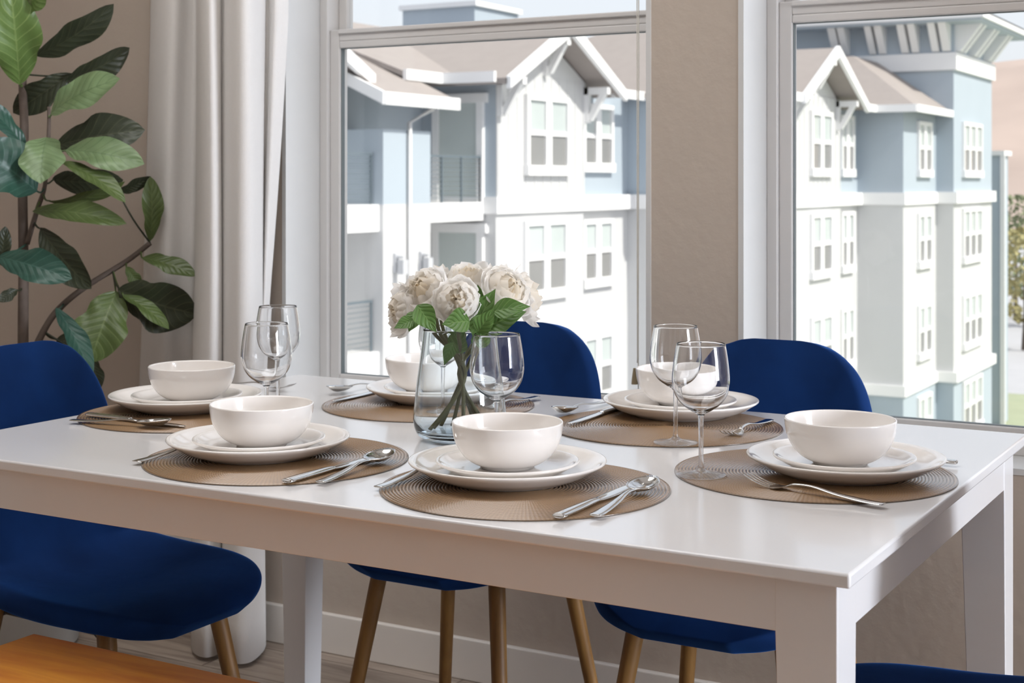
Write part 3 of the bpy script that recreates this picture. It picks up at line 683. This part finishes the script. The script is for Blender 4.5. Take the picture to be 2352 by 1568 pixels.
# (column, row, diameter in m, depth, axis toward) for each bloom
CX = Vector((CS, SN, 0)); CF = Vector((SN, -CS, 0))      # camera right and toward the camera
BL = [
 ('leftmost cream peony drooping over the rim of the vase', 918, 714, 0.084, 2.36, (-0.95, 0.45, 0.05), 0.02),
 ('full white peony above the drooping cream one', 972, 664, 0.088, 2.34, (-0.45, 0.65, 0.55), 0.0),
 ('round white peony facing the room at the bouquet front', 1049, 690, 0.084, 2.29, (-0.05, 0.95, 0.30), -0.06),
 ('small white peony at the back of the bouquet, fig side', 990, 634, 0.074, 2.42, (-0.35, -0.2, 0.9), 0.0),
 ('white peony at the top middle of the bouquet', 1078, 636, 0.090, 2.37, (0.05, 0.35, 0.9), 0.0),
 ('white peony behind the top of the bouquet by the window', 1145, 636, 0.082, 2.42, (0.2, -0.2, 0.95), 0.0),
 ('wide-open white peony with yellow heart leaning towards the pier', 1170, 664, 0.092, 2.33, (0.50, 0.60, 0.50), 0.10),
 ('outer white peony with large loose petals hanging by the chair', 1216, 682, 0.092, 2.40, (0.85, 0.1, 0.25), 0.08),
]
FEET = [(-0.045, -0.030), (-0.040, -0.020), (-0.012, 0.012), (0.006, -0.028), (0.024, 0.018), (0.034, 0.006), (0.044, -0.006), (-0.030, 0.012)]
LEAVES = {0: [((962, 716), (938, 760), 0.034, 2.31), ((950, 735), (905, 752), 0.026, 2.30)],
          1: [((958, 700), (1002, 762), 0.042, 2.24)],
          2: [((1080, 738), (1016, 742), 0.050, 2.27), ((1106, 722), (1090, 786), 0.034, 2.22), ((1096, 764), (1136, 708), 0.034, 2.21)],
          4: [((1086, 768), (1134, 664), 0.060, 2.30), ((1104, 730), (1100, 655), 0.040, 2.33)],
          6: [((1118, 752), (1206, 712), 0.056, 2.29), ((1130, 716), (1216, 700), 0.040, 2.28)], 7: [((1116, 764), (1186, 690), 0.060, 2.33)],
          3: [((1042, 786), (1020, 838), 0.026, 2.34)], 5: [((1050, 812), (1060, 745), 0.044, 2.36), ((1100, 800), (1108, 742), 0.036, 2.33)]}
neck = Vector((VX, VY, TZ+0.105))
for i, (label, u, v, dia, Z, ax, op) in enumerate(BL):
    axis = (CX*ax[0]+CF*ax[1]+Vector((0, 0, 1))*ax[2]).normalized()
    c = at_d(u, v, Z)
    base = c-axis*dia*0.22
    r = tag(empty('peony', base), label, 'flower', 'white peonies in the glass vase')
    make_bloom(r, dia*0.63, axis, (0, 0, 0), i+1, op)
    # stem: from the bloom down through the crossing to its foot in the vase
    fo = Vector((VX, VY, TZ+0.016))+CX*FEET[i][0]*1.05+CF*(-FEET[i][1])
    nk = neck+CX*(FEET[i][0]*-0.12+0.004)+CF*(-FEET[i][1]*0.25)
    top = Vector((VX, VY, TZ+0.172))+CX*max(-0.042, min(0.042, (c-Vector((VX, VY, 0))).dot(CX)*0.55))+CF*max(-0.03, min(0.03, (c-Vector((VX, VY, 0))).dot(CF)*0.4))
    pth = smooth_path([fo-base, nk-base, top-base, -axis*0.018, (0, 0, 0)], 8)
    b = NB(); tube(b, pth, [0.0033, 0.0029], 8)
    # green calyx at the bloom's base
    obj('stem', b, M['stem'], r, smooth=True)
    b = NB(); lathe([(0, -0.008), (0.006, -0.006), (0.011, 0.0), (0.013, 0.006), (0.0, 0.004)], 12, bm=b)
    bmesh.ops.transform(b, matrix=Vector((0, 0, 1)).rotation_difference(axis).to_matrix().to_4x4(), verts=b.verts); obj('calyx', b, M['peony_leaf'], r, smooth=True)
    for (ub, vb), (ut, vt), w, Zl in LEAVES.get(i, []):
        b = NB(); leaf_blade(b, at_d(ub, vb, Zl)-base, at_d(ut, vt, Zl-0.015)-base, w, CF*0.9+Vector((0, 0, 0.5))+CX*random.uniform(-.3, .3), 'lance', 0.1, 0.25, 0.04, i)
        obj('leaf', b, M['peony_leaf'], r, smooth='x')

# ------------------------------------------------------------------ fiddle leaf fig
PZ = 3.70
pb = at_d(53, 800, PZ); pb.z = 0
fig = tag(empty('fiddle_leaf_fig', pb), 'tall potted fiddle leaf fig with broad dark leaves beside the curtain', 'plant')
L_ = lambda u, v, Z: at_d(u, v, Z)-pb
trunk_pts = [Vector((0, 0, 0.26)), L_(53, 800, 3.70), L_(54, 600, 3.70), L_(52, 420, 3.70), L_(56, 300, 3.71), L_(52, 170, 3.72), L_(62, 20, 3.72), L_(64, -90, 3.72)]
b = NB(); tube(b, smooth_path(trunk_pts, 6), [0.0145, 0.008], 12); obj('trunk', b, M['trunk'], fig, smooth=True)
br1 = [L_(53, 950, 3.70), L_(72, 830, 3.70), L_(95, 770, 3.71), L_(130, 715, 3.72), L_(190, 663, 3.73), L_(290, 600, 3.74), L_(345, 558, 3.74)]
b = NB(); tube(b, smooth_path(br1, 6), [0.010, 0.0065], 10); obj('branch', b, M['trunk'], fig, smooth=True)
br2 = [L_(62, 560, 3.69), L_(86, 480, 3.68), L_(104, 420, 3.66), L_(112, 300, 3.66), L_(112, 245, 3.66)]
b = NB(); tube(b, smooth_path(br2, 6), [0.007, 0.004], 10); obj('branch', b, M['trunk'], fig, smooth=True)
FL = [  # base, tip, width px, base depth, tip depth, tone, normal (right, toward camera, up)
 ((45, 195), (28, -12), 128, 3.66, 3.52, 'bright', (0.35, 0.9, 0.1)), ((62, 20), (92, -40), 90, 3.60, 3.5, 'bright', (0.2, 0.9, 0.2)),
 ((78, 128), (264, 30), 92, 3.70, 3.66, 'dark', (0.2, 0.55, -0.7)), ((150, 185), (302, 122), 78, 3.72, 3.74, 'dark', (0.1, 0.6, -0.6)), ((165, 168), (28, 262), 82, 3.74, 3.72, 'dark', (-0.2, 0.8, -0.4)),
 ((116, 262), (254, 172), 100, 3.64, 3.55, 'lite', (-0.3, 0.9, 0.35)), ((60, 345), (-35, 225), 62, 3.62, 3.55, 'teal', (0.7, 0.6, 0.4)),
 ((128, 335), (320, 292), 110, 3.66, 3.62, 'dark', (0.0, 0.9, 0.2)), ((150, 345), (318, 362), 92, 3.60, 3.52, 'lite', (0.0, 0.9, 0.45)), ((106, 315), (90, 408), 118, 3.60, 3.50, 'lite', (0.1, 0.9, 0.35)),
 ((140, 372), (288, 442), 62, 3.58, 3.50, 'mid', (0.3, 0.6, 0.75)), ((120, 410), (275, 425), 95, 3.70, 3.68, 'dark', (0, 0.8, -0.5)), ((85, 440), (-45, 335), 150, 3.60, 3.48, 'teal', (0.45, 0.85, 0.2)),
 ((110, 462), (282, 440), 50, 3.64, 3.58, 'mid', (0.1, 0.55, -0.8)), ((74, 485), (274, 494), 66, 3.62, 3.52, 'mid', (0.0, 0.75, 0.5)), ((345, 554), (352, 410), 58, 3.74, 3.70, 'mid', (0.5, 0.8, 0.1)), ((268, 440), (346, 412), 38, 3.72, 3.71, 'dark', (0, 0.7, -0.6)),
 ((93, 522), (196, 664), 92, 3.66, 3.62, 'dark', (-0.3, 0.85, 0.1)), ((-5, 590), (152, 630), 92, 3.55, 3.48, 'teal', (0.0, 0.9, 0.35)), ((2, 610), (12, 525), 40, 3.66, 3.62, 'dark', (0.3, 0.8, 0.1)), ((40, 665), (0, 690), 34, 3.66, 3.62, 'dark', (0, 0.9, 0.1)),
 ((268, 668), (206, 824), 138, 3.68, 3.58, 'mid', (0.15, 0.9, 0.3)), ((270, 664), (446, 728), 140, 3.67, 3.66, 'dark', (0.1, 0.9, -0.2)), ((280, 676), (390, 742), 50, 3.66, 3.62, 'mid', (0.3, 0.6, 0.7)),
 ((326, 592), (447, 622), 56, 3.70, 3.66, 'mid', (0.0, 0.7, 0.6)), ((290, 612), (322, 660), 34, 3.72, 3.70, 'mid', (0.2, 0.9, 0.3)), ((128, 706), (216, 850), 60, 3.60, 3.52, 'teal', (0.6, 0.75, 0.2)), ((213, 818), (226, 892), 44, 3.70, 3.68, 'dark', (0, 0.9, 0.1)), ((130, 778), (196, 800), 62, 3.72, 3.7, 'dark', (0.1, 0.8, 0.4)),
]
stems = smooth_path(trunk_pts, 6)+smooth_path(br1, 6)+smooth_path(br2, 6)
for i, ((ub, vb), (ut, vt), wpx, Zb, Zt, tone, nn) in enumerate(FL):
    bs, tp = L_(ub, vb, Zb), L_(ut, vt, Zt); nrm = CX*nn[0]+CF*nn[1]+Vector((0, 0, nn[2]))
    b = NB(); leaf_blade(b, bs, tp, wpx*Zb/FPX*1.04, nrm, 'fig', 0.14, 0.20, 0.085, i*1.7, 18, 12)
    near = min(stems, key=lambda q: (q-bs).length)
    if 0.008 < (near-bs).length < 0.35:
        n0 = len(b.faces); tube(b, smooth_path([near, (near+bs)/2+Vector((0, 0, -0.006)), bs+(tp-bs)*0.03], 4), [0.0028, 0.0022], 6)
    o = obj('leaf', b, M['leaf_'+tone], fig, smooth='x')
b = lathe([(0, 0), (0.125, 0), (0.135, 0.01), (0.160, 0.29), (0.160, 0.305), (0.150, 0.305), (0.148, 0.26), (0, 0.26)], 48); obj('pot', b, M['pot'], fig, smooth=40)
b = lathe([(0.147, 0.255), (0.10, 0.268), (0, 0.272)], 32); obj('soil', b, M['soil'], fig, smooth=True)

# ------------------------------------------------------------------ outdoors: the apartment building opposite
GZ = -9.4
E0 = EYE
apt = tag(empty('apartment_building', (-17, 38, GZ)), 'white and blue-grey apartment building with tan roofs outside the windows', 'building')
AO = Vector((-17, 38, GZ))
def ab(bm, x0, x1, y0, y1, z0, z1): box(bm, x0-AO.x, x1-AO.x, y0-AO.y, y1-AO.y, z0-AO.z, z1-AO.z)
def part(name, boxes, m, parent=None, bevel=0):
    b = NB()
    for q in boxes: ab(b, *q)
    return obj(name, b, M[m], parent or apt, bevel=bevel)
T = E0-0.55          # floor level of the top storey
TOP = E0+2.55        # top of the top-storey wall
P_ = 3.05
LOW = E0-6.75        # belt between the two lowest and the upper storeys
def tower_walls(x0, x1, y0, y1, topmat='bluegrey', top=TOP):
    part('upper_wall', [(x0, x1, y0, y1, T, top)], topmat)
    part('wall', [(x0, x1, y0, y1, LOW, T)], 'siding')
    part('base_wall', [(x0, x1, y0, y1, GZ, LOW)], 'bluegrey')
tower_walls(-27, -19.3, 8.0, 29.5)                       # wall behind the balconies
tower_walls(-27, -17.25, 29.5, 34.0)
part('siding_panel', [(-17.25, -17.21, 29.5, 34.0, T, TOP)], 'siding')           # gabled bay
tower_walls(-27, -17.40, 34.0, 37.0)
tower_walls(-26, -13.80, 37.0, 39.6)
tower_walls(-26, -13.78, 39.6, 44.9, 'siding')           # second gabled bay
tower_walls(-26, -13.90, 44.9, 47.1)
tower_walls(-25, -12.40, 47.1, 51.4)
tower_walls(-22, -11.80, 51.4, 57.6, 'bluegrey', E0+5.45)
# belts and low band
belts = [(-17.17, 29.42, 36.98), (-13.70, 36.92, 47.02), (-12.32, 47.02, 51.32), (-11.66, 51.3, 57.75)]
for xf, ya, yb in belts:
    part('belt_course', [(-24, xf, ya, yb, T-0.20, T+0.20)], 'extrim'); part('belt_course', [(-24, xf, ya, yb, LOW-0.16, LOW+0.20)], 'extrim')
# battens on the gabled bays
for xf, ya, yb in ((-17.21, 29.5, 34.0), (-13.78, 39.6, 44.9)):
    n = int((yb-ya)/0.42); part('siding_batten', [(xf, xf+0.014, ya+0.1+k*(yb-ya-0.2)/n-0.03, ya+0.1+k*(yb-ya-0.2)/n+0.03, T+0.2, TOP) for k in range(n+1)], 'siding')
def ext_window(x, yc, w, z0, z1, cols=2, sill=True, parent=None):
    """casing with mullions on a wall facing +x, and its panes"""
    t = 0.13; b = NB()
    ab(b, x, x+0.10, yc-w/2-t, yc-w/2, z0-t, z1+t); ab(b, x, x+0.10, yc+w/2, yc+w/2+t, z0-t, z1+t)
    ab(b, x, x+0.10, yc-w/2, yc+w/2, z1, z1+t); ab(b, x, x+0.14, yc-w/2-t*1.2, yc+w/2+t*1.2, z0-t*1.9, z0)
    g = 0.30 if cols == 2 else 0.22
    pw = (w-g*(cols-1))/cols
    for k in range(1, cols): ab(b, x, x+0.09, yc-w/2+k*pw+(k-1)*g, yc-w/2+k*pw+k*g, z0, z1)
    zm = (z0+z1)/2
    for k in range(cols):
        a = yc-w/2+k*(pw+g); ab(b, x, x+0.07, a, a+pw, zm-0.06, zm+0.06)
    wnd = obj('window', b, M['extrim'], parent or apt)
    b = NB()
    for k in range(cols):
        a = yc-w/2+k*(pw+g); ab(b, x, x+0.03, a, a+pw, z0, zm-0.06)
    obj('lower_pane', b, M['expane'], wnd)
    b = NB()
    for k in range(cols):
        a = yc-w/2+k*(pw+g); ab(b, x, x+0.03, a, a+pw, zm+0.06, z1)
    obj('upper_pane', b, M['expane_up'], wnd)
for k in range(4):
    z0, z1 = E0+0.40-P_*k, E0+1.98-P_*k
    ext_window(-17.20 if k == 0 else -17.25, 31.88, 1.95, z0, z1); ext_window(-17.40, 35.05, 1.55, z0+0.10, z1-0.05)
    ext_window(-13.78, 42.85, 1.75, z0, z1); ext_window(-13.90, 45.85, 1.10, z0, z1)
    ext_window(-12.40, 49.65, 1.50, z0, z1-0.1); ext_window(-11.80, 54.1, 2.75, z0, z1, 3)
# balconies: slabs, piers, railings, doors
for k in range(4):
    zf = T-P_*k
    part('balcony_slab', [(-19.3, -17.55, 26.85, 29.45, zf-0.35, zf+0.08)], 'extrim'); part('balcony_slab', [(-19.3, -17.45, 18.0, 25.05, zf-0.48, zf+0.08)], 'extrim')
    pm = 'bluegrey' if k == 0 else 'siding'
    part('pier', [(-19.3, -17.35, 25.05, 25.92, zf-P_+0.08 if k else zf+0.08, (zf+1.64) if k == 0 else zf-0.4+P_)], pm) if k == 0 else None
    if k == 0: part('pier', [(-19.3, -17.35, 26.0, 26.85, zf+0.08, zf+1.64)], pm)
    # railing
    for ya, yb in ((26.9, 29.4), (21.0, 25.0)):
        b = NB(); n = 3
        for i in range(n+1):
            y = ya+(yb-ya)*i/n; ab(b, -17.64, -17.60, y-0.02, y+0.02, zf+0.08, zf+1.12)
        for i in range(9): ab(b, -17.63, -17.61, ya, yb, zf+0.18+i*0.105, zf+0.195+i*0.105)
        ab(b, -17.66, -17.58, ya, yb, zf+1.10, zf+1.15); obj('railing', b, M['metalgrey'], apt)
    d = part('balcony_door', [(-18.95, -18.78, 29.38, 29.5, zf+0.08, zf+2.45), (-17.72, -17.55, 29.38, 29.5, zf+0.08, zf+2.45), (-19.05, -17.45, 29.36, 29.5, zf+2.40, zf+2.62)], 'extrim')
    b = NB(); ab(b, -18.78, -17.72, 29.44, 29.5, zf+0.1, zf+2.4); obj('pane', b, M['expane_up'], d)
    d = part('balcony_door', [(-19.3, -19.18, 23.3, 23.5, zf+0.08, zf+2.3), (-19.3, -19.18, 24.8, 25.0, zf+0.08, zf+2.3), (-19.3, -19.16, 23.2, 25.1, zf+2.2, zf+2.4)], 'extrim')
part('pier', [(-19.3, -17.35, 25.05, 25.92, GZ, T+0.08)], 'siding'); part('pier', [(-19.3, -17.35, 26.0, 26.85, GZ, T+0.08)], 'siding')
for y in (25.48, 26.45):
    lp = NB(); ab(lp, -17.35, -17.28, y-0.07, y+0.07, T-1.35, T-0.95); ab(lp, -17.28, -17.12, y-0.05, y+0.05, T-1.05, T-1.0); ab(lp, -17.22, -17.08, y-0.09, y+0.09, T-1.38, T-1.08)
    obj('wall_lantern', lp, M['lantern'], apt)
dp = NB(); tube(dp, [Vector((-17.3, 25.96, T-6))-AO, Vector((-17.3, 25.96, T+1.8))-AO, Vector((-17.05, 26.5, T+2.12))-AO], 0.05, 8); obj('downpipe', dp, M['extrim'], apt, smooth=True)

# roofs: each a slab given by its outline, with a white fascia
def roof_poly(name, polys, m='shingle', thick=0.12):
    b = NB()
    for poly in polys:
        top = [b.verts.new(Vector(p)-AO) for p in poly]; bot = [b.verts.new(Vector(p)-AO-Vector((0, 0, thick))) for p in poly]
        b.faces.new(top); b.faces.new(bot[::-1])
        n = len(poly)
        for i in range(n): b.faces.new((top[i], bot[i], bot[(i+1) % n], top[(i+1) % n]))
    return obj(name, b, M[m], apt)
def fascia(pts, h=0.24, w=0.10, m='extrim'):
    b = NB()
    for p, q in zip(pts, pts[1:]):
        p, q = Vector(p)-AO, Vector(q)-AO; d = (q-p); d.z = 0
        s = Vector((0, 0, 1)).cross(d).normalized()*w/2
        dn = Vector((0, 0, h))
        hexa(b, [p-s-dn, p+s-dn, q+s-dn, q-s-dn, p-s, p+s, q+s, q-s])
    return obj('fascia', b, M[m], apt)
ez = E0+2.42
rz = E0+4.15
roof_poly('roof', [[(-17.9, 26.6, ez), (-17.9, 36.6, ez), (-22.5, 36.6, rz), (-22.5, 26.6, rz)], [(-20.3, 6, ez+(rz-ez)*2.4/4.6), (-20.3, 26.6, ez+(rz-ez)*2.4/4.6), (-22.5, 26.6, rz), (-22.5, 6, rz)], [(-22.5, 6, rz), (-22.5, 36.6, rz), (-28, 36.6, ez), (-28, 6, ez)]])
fascia([(-17.85, 26.6, ez+.04), (-17.85, 28.1, ez+.04), (-16.45, 28.1, ez+.04)])
fascia([(-16.75, 34.7, ez+.04), (-16.75, 36.9, ez+.04), (-13.2, 36.7, ez+.04)])
def gable(xf, xb, yc, half, zr_, ze, brackets=True):
    roof_poly('gable_roof', [[(xf, yc-half, ze), (xf, yc, zr_), (xb, yc, zr_), (xb, yc-half, ze)], [(xf, yc, zr_), (xf, yc+half, ze), (xb, yc+half, ze), (xb, yc, zr_)]], thick=0.14)
    b = NB()
    for s in (-1, 1):
        hexa(b, [Vector(p)-AO for p in ((xf-0.02, yc+s*half, ze-0.24), (xf+0.10, yc+s*half, ze-0.24), (xf+0.10, yc, zr_-0.26), (xf-0.02, yc, zr_-0.26), (xf-0.02, yc+s*half, ze+0.03), (xf+0.10, yc+s*half, ze+0.03), (xf+0.10, yc, zr_+0.05), (xf-0.02, yc, zr_+0.05))])
    obj('rake_board', b, M['extrim'], apt)
    b = NB()                                   # gable wall above the bay
    y0, y1 = yc-half*0.74, yc+half*0.74; zt = ze+(zr_-ze)*0.26-0.2
    xw = xf-0.72
    vsx = [(xw-0.4, y0, ze-0.5), (xw, y0, ze-0.5), (xw, y1, ze-0.5), (xw-0.4, y1, ze-0.5)]
    f = [b.verts.new(Vector(p)-AO) for p in ((xw, y0, ze-0.3), (xw, y1, ze-0.3), (xw, y1, zt), (xw, yc, zr_-0.25), (xw, y0, zt))]
    g = [b.verts.new(v.co-Vector((0.3, 0, 0))) for v in f]
    b.faces.new(f); b.faces.new(g[::-1])
    for i in range(5): b.faces.new((f[i], g[i], g[(i+1) % 5], f[(i+1) % 5]))
    obj('gable_wall', b, M['siding'], apt)
    if brackets:
        for yy, zz in ((yc-half*0.72, ze+(zr_-ze)*0.28), (yc, zr_), (yc+half*0.72, ze+(zr_-ze)*0.28)):
            b = NB(); ab(b, xw, xf-0.02, yy-0.09, yy+0.09, zz-0.52, zz-0.34); ab(b, xw, xw+0.14, yy-0.09, yy+0.09, zz-1.25, zz-0.34)
            hexa(b, [Vector(p)-AO for p in ((xw+0.05, yy-0.08, zz-1.2), (xw+0.22, yy-0.08, zz-1.2), (xw+0.22, yy+0.08, zz-1.2), (xw+0.05, yy+0.08, zz-1.2), (xf-0.25, yy-0.08, zz-0.5), (xf-0.08, yy-0.08, zz-0.5), (xf-0.08, yy+0.08, zz-0.5), (xf-0.25, yy+0.08, zz-0.5))])
            obj('bracket', b, M['extrim'], apt)
gable(-16.5, -22.4, 31.80, 3.08, E0+3.86, E0+2.35)
gable(-13.1, -18.6, 42.30, 3.10, E0+3.95, E0+2.40)
# second wing: hip roof
roof_poly('hip_roof', [[(-13.2, 36.6, ez), (-13.2, 39.3, ez), (-14.3, 39.3, ez+1.1*(E0+5.0-ez)/5.4), (-14.3, 45.3, ez+1.1*(E0+5.0-ez)/5.4), (-13.2, 45.3, ez), (-13.2, 47.5, ez), (-18.6, 44.5, E0+5.0), (-18.6, 41.0, E0+5.0)], [(-24.5, 36.6, ez), (-13.2, 36.6, ez), (-18.6, 41.0, E0+5.0), (-18.7, 41.0, E0+5.0)], [(-13.2, 47.5, ez), (-24.5, 47.5, ez), (-18.7, 44.5, E0+5.0), (-18.6, 44.5, E0+5.0)]])
fascia([(-13.15, 36.7, ez+.04), (-13.15, 39.25, ez+.04)])
fascia([(-13.15, 45.4, ez+.04), (-13.15, 46.6, ez+.04), (-11.85, 46.6, ez+.04), (-11.85, 51.4, ez+.04)])
roof_poly('hip_roof', [[(-11.9, 46.6, ez), (-11.9, 52.3, ez), (-14.4, 51.4, E0+4.2), (-14.9, 50.0, E0+4.35)], [(-21, 46.6, ez), (-11.9, 46.6, ez), (-14.9, 50.0, E0+4.35), (-17.0, 50.0, E0+4.35)]])
# porch roof over the balconies
pz0, pz1 = E0+1.78, E0+3.36
roof_poly('porch_roof', [[(-16.9, 24.45, pz0), (-16.9, 27.2, pz0), (-20.35, 27.2, pz1), (-20.35, 24.45, pz1)]], thick=0.10)
fascia([(-16.88, 24.4, pz0+.04), (-16.88, 27.25, pz0+.04)], 0.26)
fascia([(-16.88, 24.42, pz0+.04), (-20.35, 24.42, pz1+.04)], 0.26)
# left far gable with white rake
gable(-17.6, -22.4, 22.6, 2.4, E0+3.35, E0+2.2, False)
# tower: trim band, brackets, overhanging roof
part('trim_band', [(-22, -11.68, 51.28, 57.7, E0+3.85, E0+4.45)], 'extrim')
tb = []
for u0, u1 in ((1908, 1925), (1930, 1945), (1992, 2006), (2014, 2030), (2066, 2082), (2090, 2106), (2136, 2152), (2160, 2178)):
    xa, xb = ray_ratio(u0)*51.0, ray_ratio(u1)*51.0
    b = NB(); hexa(b, [Vector(p)-AO for p in ((xa, 51.28, E0+4.5), (xb, 51.28, E0+4.5), (xb, 51.42, E0+4.5), (xa, 51.42, E0+4.5), (xa, 50.55, E0+5.42), (xb, 50.55, E0+5.42), (xb, 51.42, E0+5.42), (xa, 51.42, E0+5.42))]); obj('bracket', b, M['extrim'], apt)
for yy in (51.7, 52.3, 53.9, 54.5, 56.3, 56.9):
    b = NB(); hexa(b, [Vector(p)-AO for p in ((-11.8, yy-.15, E0+4.5), (-11.6, yy-.15, E0+4.5), (-11.6, yy+.15, E0+4.5), (-11.8, yy+.15, E0+4.5), (-11.8, yy-.15, E0+5.42), (-10.9, yy-.15, E0+5.42), (-10.9, yy+.15, E0+5.42), (-11.8, yy+.15, E0+5.42))]); obj('bracket', b, M['extrim'], apt)
part('soffit_shade', [(-23.1, -10.65, 50.3, 58.7, E0+5.42, E0+5.50)], 'bluegrey'); part('tower_eaves', [(-23.2, -10.55, 50.2, 58.8, E0+5.50, E0+5.72)], 'extrim')  # soffit slab coloured darker to put shade under the eaves
roof_poly('tower_roof', [[(-23.2, 50.2, E0+5.72), (-10.55, 50.2, E0+5.72), (-16, 54.5, E0+6.9), (-17.5, 54.5, E0+6.9)], [(-10.55, 50.2, E0+5.72), (-10.55, 58.8, E0+5.72), (-16, 54.5, E0+6.9)]], 'siding', 0.05)
# rooftop plant room behind
pr = tag(empty('rooftop_plant_room', (-26, 52, GZ)), 'boxy blue-grey plant room above the far roof ridge', 'building')
x0 = ray_ratio(925)*50; x1 = ray_ratio(1090)*50; y1 = ycol(1190, x1)
b = NB(); box(b, x0+26, x1+26, -2, y1-52, 0, E0+7.0-GZ); obj('wall', b, M['bluegrey'], pr)
b = NB(); box(b, x0+25.9, x1+26.15, -2.15, y1-51.9, E0+7.0-GZ, E0+7.2-GZ); obj('parapet_cap', b, M['extrim'], pr)
# grey neighbour block beyond the tower
nb_ = tag(empty('grey_block', (-13, 68, GZ)), 'narrow grey block beyond the tall tower of the apartment building', 'building')
xa = ray_ratio(2262)*66; xb = ray_ratio(2300)*66
b = NB(); box(b, xa+13, xb+13, -2, -0.6, 0, E0+1.15-GZ); obj('wall', b, M['bluegrey'], nb_)
b = NB(); box(b, xa+12.9, xb+13.15, -2.12, -0.5, E0+1.15-GZ, E0+1.35-GZ); box(b, xb+12.97, xb+13.16, -2.1, -1.95, 0, E0+1.15-GZ); obj('trim_boards', b, M['extrim'], nb_)

# ground, hills, trees
b = NB(); box(b, -400, 400, 4.0, 900, GZ-1.0, GZ-0.06); struct(obj('street', b, M['street']))
b = NB(); box(b, -30, 60, 40, 76, GZ-0.06, GZ); lw = obj('lawn', b, M['lawn']); struct(lw)
def hill(name, x0, x1, y0, depth, h, seed):
    b = NB()
    def f(a, c):
        x = x0+(x1-x0)*a; y = y0+depth*c
        e_ = math.sin(PI*min(1, c*0.62))
        z = h*e_*(0.80+0.35*noise.noise(Vector((a*3.1+seed, c*2.0, seed))))+6*noise.noise(Vector((a*14, c*9, seed)))
        return Vector((x, y, GZ-2+max(0, z)))
    grid(b, f, 50, 18); return struct(obj(name, b, M['hill'], smooth=True))
hill('hill', -420, 260, 330, 420, 66, 3.0)
def tree(x, y, h, w, m, label, seed):
    r = tag(empty('tree', (x, y, GZ)), label, 'tree', 'trees beyond the lawn'); rnd = random.Random(seed)
    b = NB(); tube(b, [(0, 0, 0), (0.1, 0, h*0.3), (0, 0.1, h*0.6)], [0.18, 0.08], 8); obj('trunk', b, M['trunk'], r, smooth=True)
    b = NB()
    for k in range(700):
        a = rnd.uniform(0, 2*PI); zz = rnd.uniform(-1, 1); rr = math.sqrt(max(0, 1-zz*zz))*rnd.uniform(0.6, 1.0)
        c = Vector((math.cos(a)*rr*w/2, math.sin(a)*rr*w/2, h*0.62+zz*h*0.38)); s = rnd.uniform(0.16, 0.34)
        q = Matrix.Rotation(rnd.uniform(0, 6), 3, Vector((rnd.uniform(-1, 1), rnd.uniform(-1, 1), rnd.uniform(-1, 1))).normalized())
        vv = [b.verts.new(c+q@Vector(p)*s) for p in ((-1, 0, 0), (0, -0.6, 0.15), (1, 0, 0), (0, 0.6, 0.15))]; b.faces.new(vv)
    obj('foliage', b, M[m], r)
for i, (u, Y, h, w, m, lb) in enumerate(((2332, 118, 9.5, 6.0, 'treeleaf', 'dull green tree beyond the lawn by the grey block'), (2352, 96, 7.6, 5.0, 'treeyellow', 'yellowing tree beyond the lawn at the window edge'), (2375, 112, 8.5, 6.5, 'treeleaf', 'bushy green tree past the yellowing one'))):
    tree(ray_ratio(u)*Y, Y, h, w, m, lb, i)
